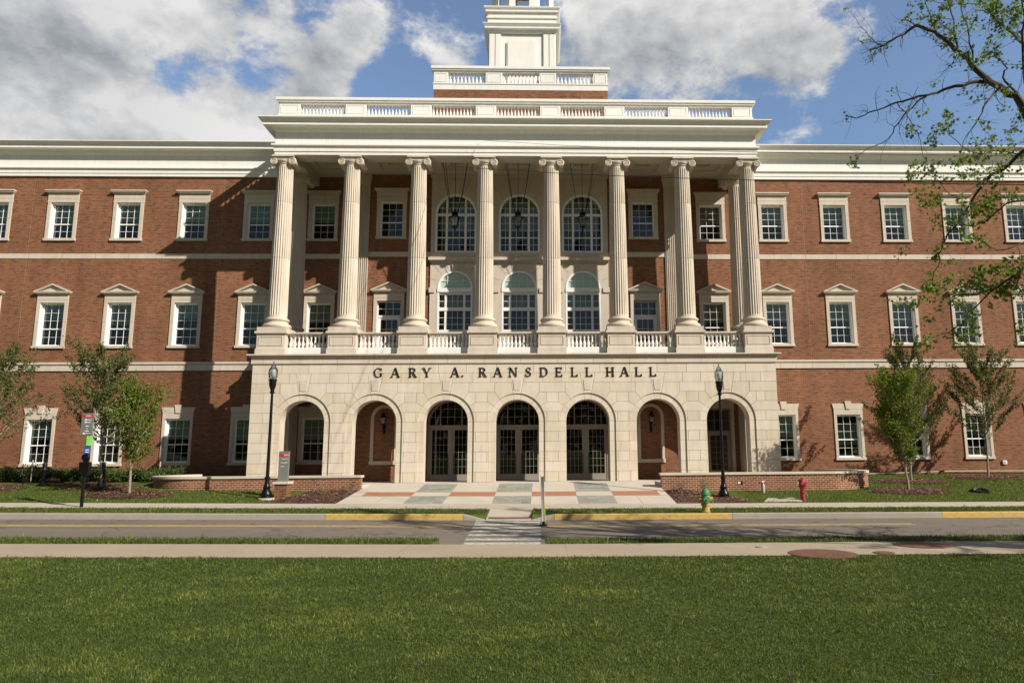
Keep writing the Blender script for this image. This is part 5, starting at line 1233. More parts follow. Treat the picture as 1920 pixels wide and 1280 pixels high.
# concrete pad and domed drain
mb = MB(); mb.mesh_([(-.68, -.42, gz(9.0, -5.72)+.03), (.72, -.36, gz(10.4, -5.6)+.03), (.62, .42, gz(10.3, -4.9)+.03), (-.3, .34, gz(9.3, -4.95)+.03), (-.68, -.42, -.75), (.72, -.36, -.75), (.62, .42, -.75), (-.3, .34, -.75)], [(0, 1, 2, 3), (0, 4, 5, 1), (1, 5, 6, 2), (2, 6, 7, 3), (3, 7, 4, 0)], 'gravel')
o = mb.build('concrete_pad', None, local=True); o.location = (9.68, -5.30, 0); tag(o, 'small flat concrete pad in the grass beside the red standpipe', 'concrete pad')
x, y = 18.2, -3.5; z = gz(x, y); mb = MB()
for k in range(12):
    a = PI*k/12
    for q in (1,):
        pts = [(.36*math.cos(a)*math.cos(t), .30*math.sin(a)*math.cos(t), .02+.13*math.sin(t)) for t in [PI*j/12 for j in range(13)]]; mb.tube(pts, .016, 5, 'black')
mb.lathe((0, 0, 0), [(.40, -.05), (.40, .02), (.36, .03)], 20, 'black'); o = mb.build('domed_drain', None, local=True); o.location = (x, y, z); tag(o, 'black domed drain grate in the right lawn', 'drain grate')
# in-street sign seen nearly edge on
x, y = 1.12, -10.95; z = ROADZ+T(x)+.002; S = thing('in_street_sign', 'upright yellow and white in-street crossing sign seen edge-on beside the crosswalk', 'sign', (x, y, z))
mb = MB(); mb.box(-.10, .10, -.25, .25, 0, .035, 'black'); mb.box(-.035, .035, -.08, .08, .036, .11, 'black'); mb.build('rubber_base', S, local=True)
mb = MB(); mb.box(-.028, .034, -.15, .15, .112, 1.33, 'steel'); o1 = mb.build('sign_core', S, local=True)
mb = MB(); mb.box(-.040, -.029, -.16, .15, .12, 1.37, 'signwhite'); o2 = mb.build('white_face', S, local=True)
mb = MB(); mb.box(.0345, .048, -.16, .15, .12, .62, 'fluoro'); mb.box(.0345, .048, -.16, .15, 1.12, 1.37, 'fluoro'); mb.box(.0345, .046, -.16, .15, .621, 1.119, 'signwhite'); o3 = mb.build('yellow_face', S, local=True)
S.rotation_euler = (0, math.radians(-1.5), math.radians(2.5))
# stakes with white caps along the shrub bed
for i, (x, y, h, l) in enumerate(((-20.0, -.9, 1.0, 'leftmost slim sprinkler stake with a pale cap'), (-17.9, .6, .85, 'sprinkler stake with a pale cap left of the bus stop sign post'), (-16.3, -.4, .95, 'sprinkler stake with a pale cap beside the dark young tree'), (-15.75, .9, .8, 'sprinkler stake with a pale cap nearest the curved brick wall'), (-19.75, -1.7, .75, 'short dark stake beside the leftmost sprinkler stake'))):
    z = gz(x, y); mb = MB(); mb.tube([(0, 0, -.1), (0, 0, h*.72)], .018, 6, 'steel' if i < 4 else 'black')
    if i < 4: mb.tube([(0, 0, h*.72), (0.01, 0, h)], [.035, .022], 6, 'wood')
    o = mb.build('sprinkler_stake', None, local=True); o.location = (x, y, z); tag(o, l, 'stake', 'slim stakes in the shrub bed')
# manhole covers on the near walk
for i, (x, y, r, l, m) in enumerate(((8.57, -17.2, .52, 'larger rust-brown round cover in the near sidewalk at the right', 'rust'), (6.15, -18.33, .60, 'rust-brown round cover half under the lawn edge at the near sidewalk', 'rust'), (7.3, -18.28, .19, 'small rust-brown cover between the two large covers', 'rust'), (5.34, -17.32, .11, 'tiny tan valve cover in the near sidewalk', 'kerb'))):
    z = float(np.interp(y, [-18.42, -16.58], [-.652, -.655]))+T(x); mb = MB(); mb.lathe((0, 0, 0), [(r, -.05), (r, .010), (r-.02, .014)], 36, m); mb.lathe((0, 0, .0141), [(r*.9, 0), (r*.88, .003)], 30, m)
    o = mb.build('manhole_cover', None, local=True); o.location = (x, y, z); tag(o, l, 'manhole cover')
# conduit and box on the right wing
C_ = thing('wall_conduit', 'thin white pipe running low along the right wing wall with a tap', 'pipe', (20.7, 3.42, .17))
mb = MB(); mb.tube([(-4.6, 0, -.11), (-.2, 0, -.01)], .013, 6, 'signwhite'); mb.tube([(.1, 0, .01), (16, 0, -.06)], .013, 6, 'signwhite'); mb.build('pipe', C_, local=True)
mb = MB(); mb.lathe((0, 0, 0), [(.05, -.09), (.06, -.08), (.04, -.02), (.04, .08)], 10, 'bronze', axis='y'); mb.build('tap', C_, local=True)
mb = MB(); mb.box(-.10, .10, -.05, .02, -.09, .09, 'signwhite'); mb.box(-.07, .03, -.056, -.0505, -.06, .03, 'steel'); o = mb.build('utility_box', None, local=True); o.location = (23.9, 3.49, .58); tag(o, 'small white utility box on the brick of the right wing', 'utility box')
# overhead service wires
def wire(a, b, sag, r, mat, label):
    a, b = Vector(a), Vector(b); n = 40; pts = [a.lerp(b, k/n)-Vector((0, 0, sag*4*(k/n)*(1-k/n))) for k in range(n+1)]
    mb = MB(); mb.tube([p-a for p in pts], r, 5, mat); o = mb.build('overhead_wire', None, local=True, smooth=True); o.location = a; tag(o, label, 'wire')
wire((-3.2, -.5, 14.15), (16.0, -24.0, 4.1), .28, .011, 'black', 'dark overhead wire sloping down to the right across the columns')
wire((-1.74, -.5, 15.42), (16.0, -24.0, 4.5), .28, .009, 'steel', 'pale overhead wire above the dark one, sloping down to the right')
# ================================================================== plants
def leaf_cloud(name, parent, pts, size, mat, tints, quad=True, lobed=False, normals=None):
    """many small leaf faces, one mesh; pts (n,3), size (n,)"""
    n = len(pts); 
    a = rng.uniform(0, 2*PI, n); el_ = rng.normal(.35, .55, n)
    nx = np.stack([np.cos(a)*np.cos(el_), np.sin(a)*np.cos(el_), np.sin(el_)], 1)
    t = rng.normal(size=(n, 3)); u = np.cross(nx, t); u /= np.linalg.norm(u, axis=1)[:, None]+1e-9; w = np.cross(nx, u)
    if lobed:
        sh = np.array([(0, -.5), (.14, -.12), (.5, -.22), (.30, .08), (.42, .38), (.13, .28), (0, .62), (-.13, .28), (-.42, .38), (-.30, .08), (-.5, -.22), (-.14, -.12)])
    else: sh = np.array([(0, -.5), (.3, -.12), (.26, .22), (0, .5), (-.26, .22), (-.3, -.12)])
    k = len(sh)
    bend = (np.abs(sh[:, 0])*.35)
    V = pts[:, None, :]+size[:, None, None]*(u[:, None, :]*sh[None, :, 0, None]+w[:, None, :]*sh[None, :, 1, None]+nx[:, None, :]*bend[None, :, None])
    V = V.reshape(-1, 3)
    me = bpy.data.meshes.new(name); me.vertices.add(len(V)); me.vertices.foreach_set('co', V.ravel()); me.loops.add(n*k); me.loops.foreach_set('vertex_index', np.arange(n*k, dtype=np.int32)); me.polygons.add(n); me.polygons.foreach_set('loop_start', np.arange(0, n*k, k, dtype=np.int32))
    at = me.attributes.new('tint', 'FLOAT', 'POINT'); at.data.foreach_set('value', np.repeat(np.clip(tints, 0, 1), k).astype(np.float32))
    me.materials.append(M[mat]); me.update(calc_edges=True); me.validate()
    o = bpy.data.objects.new(name, me); COL.objects.link(o)
    if parent: o.parent = parent
    return o
def grow(mb, p, d, L, r, depth, segs, mat, tips, up=.05, wob=.16, split=(2, 3), spread=.6, keep=.72):
    pts = [Vector(p)]; rad_ = [r]; d = Vector(d).normalized(); n = segs
    for i in range(n):
        d = (d+Vector((random.gauss(0, wob), random.gauss(0, wob), random.gauss(0, wob)+up))).normalized(); pts.append(pts[-1]+d*L/n); rad_.append(r*(1-.55*(i+1)/n))
        if depth <= 1: tips.append((pts[-1].copy(), depth))
    mb.tube(pts, rad_, 5 if r > .01 else 4, mat)
    if depth > 0:
        for k in range(random.randint(*split)):
            i = random.randint(max(1, n//3), n); q = pts[i]; side_ = Vector((random.gauss(0, 1), random.gauss(0, 1), random.gauss(0, .5))).normalized()
            grow(mb, q, (d+side_*spread), L*keep*random.uniform(.75, 1.1), rad_[i]*.62, depth-1, segs, mat, tips, up, wob, split, spread, keep)
    return pts
def young_tree(name, x, y, label, h, trunk_h, width, mat, nleaf, lsize, lean=(0, 0), barkm='barkl', shape='ovate', seed=1, spread=1.0, lowy=0., patch=.10):
    random.seed(seed); z = gz(x, y); t = thing(name, label, 'tree', (x, y, z), 'young trees on the lawns beside the hall')
    mb = MB(); tips = []; H = h; n = 12
    axis = [Vector((lean[0]*(k/n)**1.3+random.gauss(0, .012)*k**.5, lean[1]*(k/n), H*.93*k/n)) for k in range(n+1)]; axis[0] = Vector((0, 0, -.1))
    mb.tube(axis, [.045*(1-.85*k/n)+.006 for k in range(n+1)], 8, barkm)
    nb = 26 if shape == 'ovate' else 34
    for k in range(nb):
        f = (k+.5)/nb; zz = trunk_h+(H*(.9 if shape != 'ovate' else .84)-trunk_h)*f; i = min(n-1, int(zz/(H*.93)*n)); q = axis[i].lerp(axis[i+1], zz/(H*.93)*n-i)
        a = k*2.4+random.uniform(-.4, .4)
        if shape == 'ovate': rr = width/2*(math.sin(PI*min(1, (f*.80+.16)))**.9)*random.uniform(.8, 1.15); elv = .85+.25*f
        else: rr = width/2*(1.05-.62*f)*random.uniform(.75, 1.1); elv = .42+.45*f
        L = rr/math.cos(elv)*1.0
        grow(mb, q, (math.cos(a)*math.cos(elv), math.sin(a)*math.cos(elv), math.sin(elv)), L, .014+.008*(1-f), 1, 8, barkm, tips, up=.05, wob=.07, split=(3, 5) if shape != 'ovate' else (2, 4), spread=.42, keep=.5)
    mb.build('trunk', t, local=True, smooth=True)
    P_ = np.array([tuple(p) for p, d in tips]); 
    if shape != 'ovate': P_ = P_[P_[:, 2] > trunk_h+.15]
    idx_ = rng.integers(0, len(P_), nleaf); cl = rng.normal(size=(nleaf, 3))*patch
    pts = P_[idx_]+cl; s = rng.uniform(.7, 1.25, nleaf)*lsize
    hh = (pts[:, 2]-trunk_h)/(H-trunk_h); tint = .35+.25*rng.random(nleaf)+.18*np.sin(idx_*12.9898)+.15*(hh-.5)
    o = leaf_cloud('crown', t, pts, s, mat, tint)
young_tree('young_tree', 15.5, -3.3, 'bright green young tree on the right lawn, nearest the street', 4.95, 1.05, 1.6, 'leaf_bright', 12500, .08, (-.42, 0), seed=3, shape='ovate', patch=.11)
young_tree('young_tree', 17.3, -.1, 'darker feathery young tree just behind the bright green one', 5.85, 1.5, 3.3, 'leaf_dark', 12500, .075, (.1, 0), seed=5, shape='vase', patch=.05)
young_tree('young_tree', 21.83, 1.6, 'sparse young tree close to the right wing wall, at the far right', 5.7, 1.75, 3.9, 'leaf_dark', 12500, .075, (.2, 0), seed=9, shape='vase', patch=.05)
young_tree('young_tree', -14.15, -4.16, 'small bright green young tree on the left lawn, nearest the street', 3.95, 1.05, 1.75, 'leaf_bright', 6000, .09, (-.05, 0), seed=12, shape='ovate', patch=.12)
young_tree('young_tree', -16.35, -2.25, 'wide dark young tree behind the bus stop sign', 5.1, 1.6, 3.5, 'leaf_dark', 12500, .075, (-.35, 0), seed=14, shape='vase', patch=.06)
young_tree('young_tree', -20.7, -2.5, 'dark young tree cut by the left edge of the view', 5.2, 1.5, 3.6, 'leaf_dark', 12000, .075, (-.2, 0), seed=17, shape='vase', patch=.06)
# shrubs
SH = [(-22.6, .3), (-21.6, .35), (-20.6, .5), (-19.5, .55), (-18.4, .6), (-17.45, .4), (-16.6, .45), (-15.75, .6), (-14.98, -.35), (-19.95, 1.6), (-18.0, 1.5)]
SH = [(-22.6, -.1, 1.2), (-21.4, -.05, 1.25), (-20.3, .0, 1.45), (-19.1, .0, 1.25), (-17.95, .05, 1.3), (-16.9, .1, 1.15), (-16.2, .3, 1.1), (-15.7, .2, 1.15), (-15.2, .9, 1.15)]
pos_words = ['leftmost green shrub in the bed', 'second green shrub from the left in the bed', 'third green shrub from the left in the bed', 'green shrub right of the far bollard', 'green shrub under the bus stop post, left side', 'green shrub behind the bus stop post', 'green shrub behind the near bollard', 'green shrub left of the small bright tree trunk', 'rightmost green shrub, beside the curved brick wall']
for i, (x, y, s) in enumerate(SH):
    random.seed(40+i); z = gz(x, y); t = thing('shrub', pos_words[i], 'shrub', (x, y, z), 'evergreen shrubs along the left wing')
    mb = MB(); tips = []
    for k in range(12):
        a = k*2.4; grow(mb, (0, 0, .02), (math.cos(a)*.75, math.sin(a)*.75, .75), .42*s, .012, 1, 4, 'barkl', tips, wob=.12, split=(2, 3), keep=.7)
    mb.build('stems', t, local=True); P_ = np.array([tuple(p) for p, d in tips]); P_[:, 2] = np.clip(P_[:, 2], .08, 9)
    n = 2600; idx_ = rng.integers(0, len(P_), n); pts = P_[idx_]+rng.normal(size=(n, 3))*np.array([.09, .09, .07]); pts[:, 2] = np.abs(pts[:, 2])*.8; 
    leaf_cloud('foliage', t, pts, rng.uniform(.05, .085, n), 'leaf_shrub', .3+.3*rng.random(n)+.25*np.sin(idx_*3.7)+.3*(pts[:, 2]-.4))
for i, (x, y, l) in enumerate(((-7.05, -4.3, 'thin dry shrub in the left mulch bed, beside the sign pillar'), (-6.35, -3.2, 'thin dry shrub in the left mulch bed, against the low wall end'), (6.35, -3.4, 'thin dry shrub in the right mulch bed, nearest the paved entrance'), (7.35, -3.5, 'thin dry shrub in the right mulch bed, behind the street lamp'))):
    random.seed(70+i); z = gz(x, y)+.04; t = thing('dry_shrub', l, 'shrub', (x, y, z), 'thin shrubs in the mulch beds')
    mb = MB(); tips = []
    for k in range(9): a = k*2.4; grow(mb, (0, 0, 0), (math.cos(a)*.6, math.sin(a)*.6, .8), .32, .006, 1, 4, 'shrubtwig', tips, wob=.2, split=(2, 3), keep=.6)
    mb.build('stems', t, local=True); P_ = np.array([tuple(p) for p, d in tips]); n = 260; idx_ = rng.integers(0, len(P_), n)
    leaf_cloud('foliage', t, P_[idx_]+rng.normal(size=(n, 3))*.025, rng.uniform(.03, .05, n), 'leaf_dry', rng.random(n))
# ---- big street tree standing beyond the right edge of the view
random.seed(11)
LIMBS = [([(10.52, -19.32, 6.69), (10.45, -19.1, 7.19), (10.43, -18.86, 7.61), (10.28, -18.89, 7.91), (10.1, -18.87, 8.02), (10.03, -18.59, 8.34), (9.96, -18.43, 8.6), (9.74, -18.5, 8.74), (9.61, -18.39, 9.08), (9.59, -18.1, 9.47), (9.38, -18.04, 9.71), (9.11, -18.09, 9.81), (9.04, -17.89, 10.02), (9.08, -17.64, 10.13), (8.9, -17.65, 9.98), (8.72, -17.65, 9.9), (8.67, -17.39, 9.95), (8.63, -17.2, 9.97), (8.31, -17.27, 9.83)], 0.15, 0.018, 0.1), ([(10.05, -18.43, 8.45), (9.81, -18.43, 8.45), (9.57, -18.41, 8.37), (9.46, -18.13, 8.48), (9.33, -17.92, 8.48), (9.05, -17.97, 8.39), (8.76, -17.87, 8.36), (8.65, -17.56, 8.45), (8.42, -17.45, 8.38), (8.08, -17.49, 8.26), (8.07, -17.3, 8.29), (8.0, -17.01, 8.35), (7.81, -16.99, 8.41)], 0.062, 0.01, 0.0), ([(10.13, -18.77, 8.17), (9.93, -18.77, 8.02), (9.59, -19.03, 7.69), (9.4, -19.15, 7.41), (9.3, -19.06, 7.22), (9.06, -19.15, 6.96), (8.78, -19.42, 6.59), (8.67, -19.45, 6.33)], 0.035, 0.008, 0.35), ([(9.09, -17.9, 8.4), (9.02, -17.66, 8.4), (8.87, -17.58, 8.25), (8.64, -17.7, 8.01), (8.53, -17.59, 7.87), (8.57, -17.36, 7.8), (8.34, -17.37, 7.61), (7.99, -17.45, 7.45), (7.87, -17.27, 7.39), (7.84, -17.08, 7.28)], 0.03, 0.007, 0.02), ([(8.79, -17.3, 8.58), (8.96, -17.28, 8.38), (9.03, -17.38, 8.06), (9.23, -17.23, 7.92), (9.4, -17.01, 7.67), (9.49, -17.07, 7.3), (9.58, -17.12, 7.17)], 0.018, 0.006, 0.02), ([(10.54, -19.94, 7.17), (10.12, -19.81, 6.74), (9.58, -19.9, 6.33), (9.45, -19.79, 6.21), (9.42, -19.52, 6.13), (9.22, -19.49, 6.06), (9.02, -19.56, 5.86), (8.98, -19.36, 5.73), (9.0, -19.13, 5.62), (8.78, -19.17, 5.34), (8.62, -19.18, 5.14), (8.61, -18.93, 5.02), (8.6, -18.78, 4.86), (8.5, -18.86, 4.61), (8.41, -18.78, 4.43), (8.46, -18.51, 4.26)], 0.075, 0.008, 0.4), ([(9.89, -20.4, 4.67), (9.64, -20.11, 4.42), (9.27, -20.0, 4.19), (9.06, -20.06, 4.04), (8.94, -19.9, 3.95), (8.91, -19.62, 3.89), (8.65, -19.6, 3.81), (8.31, -19.63, 3.8), (8.23, -19.39, 3.8)], 0.06, 0.009, 1.0), ([(8.92, -19.68, 3.89), (8.6, -19.73, 3.62), (8.36, -19.75, 3.44), (8.39, -19.51, 3.3), (8.25, -19.36, 3.19), (7.95, -19.45, 3.1), (7.74, -19.39, 3.02)], 0.02, 0.006, 1.0), ([(10.07, -19.94, 5.55), (9.54, -19.82, 5.45), (9.28, -19.91, 5.39), (9.16, -19.81, 5.35), (9.16, -19.54, 5.3), (9.0, -19.51, 5.15), (8.73, -19.58, 5.04), (8.58, -19.39, 5.13), (8.43, -19.17, 5.17), (8.26, -19.21, 5.38)], 0.035, 0.007, 0.9), ([(10.63, -19.53, 7.96), (10.32, -19.55, 8.3), (10.23, -19.33, 8.71), (10.28, -19.02, 9.13), (10.13, -18.97, 9.33), (9.98, -18.94, 9.52), (10.03, -18.65, 9.9), (10.11, -18.4, 10.28), (10.03, -18.4, 10.53), (10.05, -18.3, 10.87)], 0.05, 0.015, 0.8), ([(9.63, -18.25, 9.22), (9.59, -18.3, 9.42), (9.72, -18.08, 9.9), (9.85, -17.83, 10.34), (9.79, -17.85, 10.57), (9.73, -17.83, 10.88), (9.85, -17.56, 11.42)], 0.035, 0.012, 0.6), ([(9.87, -18.38, 8.78), (9.7, -18.62, 8.97), (9.54, -18.78, 9.07), (9.6, -18.69, 9.41), (9.5, -18.74, 9.65), (9.31, -19.0, 9.8), (9.21, -19.07, 10.1)], 0.03, 0.01, 0.7), ([(10.26, -18.93, 7.96), (10.13, -18.85, 8.22), (9.98, -19.04, 8.26), (9.93, -19.23, 8.27), (9.87, -19.15, 8.5), (9.75, -19.15, 8.65), (9.36, -19.39, 8.49), (9.19, -19.5, 8.3)], 0.035, 0.008, 0.5), ([(8.65, -17.18, 9.99), (8.44, -17.24, 10.04), (8.29, -17.3, 10.14), (8.25, -17.09, 10.47), (8.2, -16.95, 10.79), (7.95, -17.06, 10.94)], 0.02, 0.004, 0.08), ([(9.7, -18.77, 6.32), (9.48, -18.62, 6.17), (9.11, -18.72, 5.97), (8.92, -18.7, 5.95), (8.86, -18.45, 6.35), (8.58, -18.39, 6.53), (8.4, -18.5, 6.51)], 0.02, 0.006, 1.0), ([(9.83, -19.53, 6.38), (9.45, -19.62, 6.43), (9.28, -19.47, 6.52), (9.15, -19.23, 6.57), (8.87, -19.25, 6.71), (8.69, -19.29, 6.86), (8.73, -19.07, 7.09), (8.69, -18.89, 7.2)], 0.022, 0.006, 1.0), ([(8.79, -19.53, 4.86), (8.86, -19.81, 4.59), (9.1, -19.84, 4.55), (9.47, -19.78, 4.7), (9.67, -19.99, 4.64)], 0.015, 0.02, 0.8), ([(9.34, -18.11, 9.67), (9.37, -17.96, 9.95), (9.45, -17.73, 10.37), (9.35, -17.77, 10.59), (9.27, -17.82, 10.83)], 0.022, 0.008, 0.6), ([(10.04, -18.49, 10.11), (9.7, -18.48, 10.11), (9.38, -18.52, 10.05), (9.29, -18.29, 10.28), (9.23, -18.08, 10.59)], 0.015, 0.006, 0.8), ([(9.62, -18.25, 9.14), (9.46, -18.32, 8.92), (9.43, -18.12, 8.88), (9.44, -17.88, 8.86), (9.28, -17.91, 8.71)], 0.014, 0.004, 0.0), ([(9.11, -17.76, 10.1), (9.15, -17.49, 10.36), (9.04, -17.47, 10.46)], 0.025, 0.012, 0.1), ([(9.04, -20.25, 4.09), (9.08, -20.04, 3.87), (9.06, -20.07, 3.68), (9.08, -20.17, 3.55), (9.4, -19.99, 3.49)], 0.02, 0.006, 0.8), ([(10.49, -19.68, 8.69), (10.29, -19.66, 8.93), (10.18, -19.62, 9.2), (10.3, -19.31, 9.65), (10.4, -19.09, 10.1)], 0.045, 0.015, 0.9), ([(10.11, -19.39, 7.27), (10.03, -19.51, 7.85), (10.08, -19.49, 8.57), (10.02, -19.72, 9.01), (9.78, -20.02, 9.27)], 0.05, 0.02, 0.6)]
TX, TYY = 14.2, -20.2; tz = gz(TX, TYY)
big = thing('street_tree', 'large old tree with dark bare limbs and fresh leaf tufts reaching in from the right', 'tree', (TX, TYY, tz))
mb = MB(); base = Vector((TX, TYY, tz))
def rel(p): return Vector(p)-base
def nat(pts, jit=.03):
    out = [Vector(pts[0])]
    for a, b in zip(pts[:-1], pts[1:]):
        a, b = Vector(a), Vector(b); m = a.lerp(b, .5)+Vector((random.gauss(0, jit), random.gauss(0, jit), random.gauss(0, jit*.6))); out += [m, b]
    return out
trunk = [(0, 0, -.2), (.02, .0, .5), (-.05, .03, 1.6), (-.1, .02, 2.8), (-.3, .05, 4.0), (-.5, .1, 5.2), (-.5, .0, 6.6), (-.3, -.2, 8.2), (-.1, -.3, 10), (.2, -.2, 12)]
mb.tube([Vector(p) for p in trunk], [.62, .46, .38, .34, .32, .28, .22, .17, .12, .05], 14, 'bark')
tips = []
for pts, r0, r1, lf in LIMBS:
    P0 = [rel(p) for p in pts]; 
    if r0 >= .06:      # main limbs leave the trunk
        st = Vector((-.35, .05, 4.6)) if r0 > .1 else (Vector((-.2, .03, 3.0)) if P0[0].z < 5.5 else Vector((-.5, .1, 5.5)))
        if r0 > .065 or P0[0].z < 5.6: P0 = [st, st.lerp(P0[0], .5)+Vector((0, 0, -.1))]+P0
    Q = nat(P0, .02); n = len(Q); R_l = [(r0+(r1-r0)*(k/(n-1))**.75)*.68 for k in range(n)]
    mb.tube(Q, R_l, 8 if r0 > .05 else 6, 'bark')
    L_tot = sum((Q[i+1]-Q[i]).length for i in range(n-1)); cnt = int(L_tot*(4.4 if lf > .3 else 6.5))
    for k in range(cnt):
        i = random.randint(max(1, int(n*.12)), n-1); q = Q[i]
        if q.x+TX > 10.7+.0: continue
        d = (Q[i]-Q[i-1]).normalized(); sd_ = Vector((random.gauss(0, 1), random.gauss(0, .7), random.gauss(0, 1))).normalized()
        tl_ = []; grow(mb, q, d*.6+sd_, random.uniform(.22, .6), min(R_l[i]*.45, .0065), 1, 5, 'bark', tl_, up=.03, wob=.22, split=(1, 3), spread=.8, keep=.62)
        for p, dd in tl_: tips.append((p, lf, k, random.random()))
    tips.append((Q[-1], lf, 0, 0))
# crown beyond the frame
for k in range(34):
    a = random.uniform(-1.3, 2.6); zz = random.uniform(3.5, 10); elv = random.uniform(.15, .8); i = min(8, int(zz/1.35)); q = Vector(trunk[i])
    grow(mb, q, (math.cos(a)*math.cos(elv), math.sin(a)*math.cos(elv), math.sin(elv)), random.uniform(2.0, 3.4), .07, 2, 7, 'bark', (tl_ := []), up=.03, wob=.14, split=(3, 4), spread=.7, keep=.6)
    for p, dd in tl_:
        wx = p.x+TX; wy = p.y+TYY; dep = wy+31.46
        if wx-1.116 > .64*dep+.05*dep+.5: tips.append((p, 2.2, k, random.random()))
mb.build('trunk', big, local=True, smooth=True)
pts, tn, sz = [], [], []
cl_seed = {}
for p, lf, k, rnd_ in tips:
    if rnd_ > lf*.24: continue
    m = random.randint(8, 18); tt = random.random()*.5
    for _ in range(m): pts.append((p.x+random.gauss(0, .065), p.y+random.gauss(0, .065), p.z+random.gauss(0, .055)-.02)); tn.append(.25+tt+random.random()*.25); sz.append(random.uniform(.04, .085))
leaf_cloud('crown', big, np.array(pts), np.array(sz), 'leaf_big', np.array(tn), lobed=True)
print('BIG leaves', len(pts))
# unseen trees added behind the viewpoint to darken the glass and the shade
wp, ws, wt = [], [], []
for k in range(46):
    a = rad(-172+k*164/45.0); R0 = 62+random.uniform(-6, 10); cx, cy = R0*math.cos(a)*1.35, -14+R0*math.sin(a); H0 = random.uniform(9, 15)
    m = 700; d = rng.normal(size=(m, 3)); d /= np.linalg.norm(d, axis=1)[:, None]; rr_ = rng.uniform(.55, 1, m)[:, None]
    wp.append(np.array([cx, cy, H0*.55])+d*rr_*np.array([4.6, 4.0, H0*.5])); ws.append(rng.uniform(.7, 1.3, m)); wt.append(rng.random(m)*.7)
tag(leaf_cloud('added_woodland', None, np.concatenate(wp), np.concatenate(ws), 'leaf_dark', np.concatenate(wt)), 'unseen belt of trees added behind the viewpoint to darken glass and shade', 'added_woodland', kind='stuff')
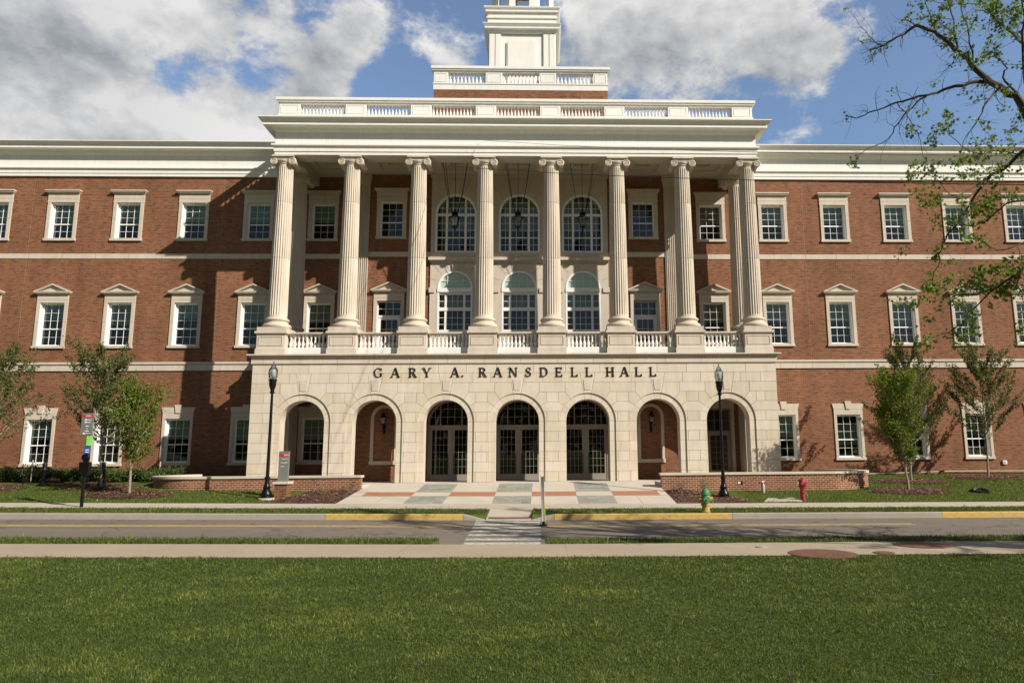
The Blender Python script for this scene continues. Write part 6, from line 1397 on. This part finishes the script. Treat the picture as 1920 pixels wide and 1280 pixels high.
# ================================================================== grass blades
def tri(n): return rng.random(n)
def vnoise(x, y):
    out = np.zeros_like(x); tot_ = 0
    for sc_, am in ((1.3, .55), (.55, .7), (.24, .9), (.11, .8), (.055, .5)):
        g = np.random.default_rng(int(sc_*1000)).random((512, 512)); u, v = x/sc_+200, y/(sc_*.8)+300; i, j = np.floor(u).astype(int) % 511, np.floor(v).astype(int) % 511; fu, fv = u-np.floor(u), v-np.floor(v); fu = fu*fu*(3-2*fu); fv = fv*fv*(3-2*fv)
        out += am*((g[i, j]*(1-fu)+g[i+1, j]*fu)*(1-fv)+(g[i, j+1]*(1-fu)+g[i+1, j+1]*fu)*fv); tot_ += am
    return np.clip((out/tot_-.5)*2.3+.5, 0, 1.1)
def blades(name, regions, label):
    Pn, H_, W_, TN_ = [], [], [], []
    for (x0, x1, y0, y1, dens, h, w) in regions:
        n = int((x1-x0)*(y1-y0)*dens); x = rng.uniform(x0, x1, n); y = rng.uniform(y0, y1, n)+rng.normal(0, .022, n)
        Tt = np.where(x < 0, -.013*x, -.005*x); z = np.interp(y, KY, KZ)+Tt
        patch = vnoise(x, y)
        patch0 = .5+.22*np.sin(x*1.1+1.3*np.sin(y*1.7)+2)+.16*np.sin(y*2.3+x*.6+1.5*np.sin(x*1.3))+.12*np.sin(x*5.1+y*4.3+2*np.sin(y*3.1))+.13*np.sin(x*11.3-y*7.7+np.sin(x*8))+.12*np.sin(x*19+3*np.sin(y*13))*np.sin(y*23+2*np.sin(x*9))
        yel = .95*np.exp(-((x-1.78)**2/.28+(y+21.8)**2/.12))+.6*np.exp(-((x-.2)**2/.22+(y+24.75)**2/.04))+.35*np.exp(-((x-2.9)**2/.12+(y+22.8)**2/.08))+.35*np.exp(-((x+1.0)**2/.1+(y+24.1)**2/.05))+.45*np.exp(-((x-1.9)**2/.5+(y+25.5)**2/.04))
        yel = yel*(.45+.55*np.sin(x*23+y*17)**2)
        tn = .17+.40*patch+rng.normal(0, .14, n)+yel*.8*rng.random(n)+(rng.random(n) > .985)*.4
        hh = h*rng.uniform(.45, 1.25, n)*(.6+.75*patch)*(1+.9*(rng.random(n) > .97)); Pn.append(np.stack([x, y, z-.004], 1)); H_.append(hh); W_.append(np.full(n, w)*rng.uniform(.7, 1.3, n)); TN_.append(tn)
    Pn = np.concatenate(Pn); H_ = np.concatenate(H_); W_ = np.concatenate(W_); TN_ = np.concatenate(TN_); n = len(Pn)
    a = rng.uniform(0, 2*PI, n); b = rng.uniform(0, 2*PI, n); lean = rng.uniform(.2, 1.3, n)
    ax = np.stack([np.cos(a), np.sin(a), np.zeros(n)], 1)*W_[:, None]*.5; ld = np.stack([np.cos(b), np.sin(b), np.zeros(n)], 1)*(lean*H_)[:, None]; up = np.array([0, 0, 1.])[None]
    V = np.stack([Pn-ax, Pn+ax, Pn+ax*.8+ld*.32+up*(H_*.55)[:, None], Pn-ax*.8+ld*.32+up*(H_*.55)[:, None], Pn+ld+up*(H_*(1-.35*lean))[:, None]], 1).reshape(-1, 3)
    i5 = np.arange(n)*5; loops = np.stack([i5, i5+1, i5+2, i5+3, i5+3, i5+2, i5+4], 1).ravel().astype(np.int32)
    st = np.stack([np.arange(n)*7, np.arange(n)*7+4], 1).ravel().astype(np.int32)
    me = bpy.data.meshes.new(name); me.vertices.add(len(V)); me.vertices.foreach_set('co', V.ravel()); me.loops.add(len(loops)); me.loops.foreach_set('vertex_index', loops); me.polygons.add(2*n); me.polygons.foreach_set('loop_start', st)
    me.attributes.new('tint', 'FLOAT', 'POINT').data.foreach_set('value', np.repeat(np.clip(TN_, 0, 1), 5).astype(np.float32)); me.materials.append(M['blade']); me.update(calc_edges=True)
    o = bpy.data.objects.new(name, me); COL.objects.link(o); tag(o, label, 'grass', kind='stuff'); print(name, n)
blades('lawn_grass', [(-10.5, 11.5, -20.2, -18.47, 2600, .042, .0085), (-8.5, 9.5, -22.2, -20.2, 3400, .040, .007), (-6.2, 7.8, -24.2, -22.2, 5400, .038, .0056), (-5.0, 6.5, -26.2, -24.2, 8200, .036, .0044), (-12.5, -10.5, -20.2, -18.47, 900, .06, .009), (-9.5, -8.5, -22.2, -20.2, 900, .06, .008)], 'short mown green lawn with a few yellow patches filling the foreground')
blades('verge_grass', [(-15, -1.15, -16.54, -15.44, 1400, .085, .009), (1.15, 14, -16.54, -15.44, 1400, .07, .009), (-21, -.66, -9.12, -7.6, 800, .07, .012), (.80, 20, -9.12, -7.6, 800, .07, .012)], 'narrow strips of grass on both sides of the road')
blades('front_lawn_grass', [(-27, -8.5, -5.98, -1.2, 420, .055, .016), (8.6, 27, -5.98, 3.3, 360, .055, .016)], 'lawns either side of the paved entrance')
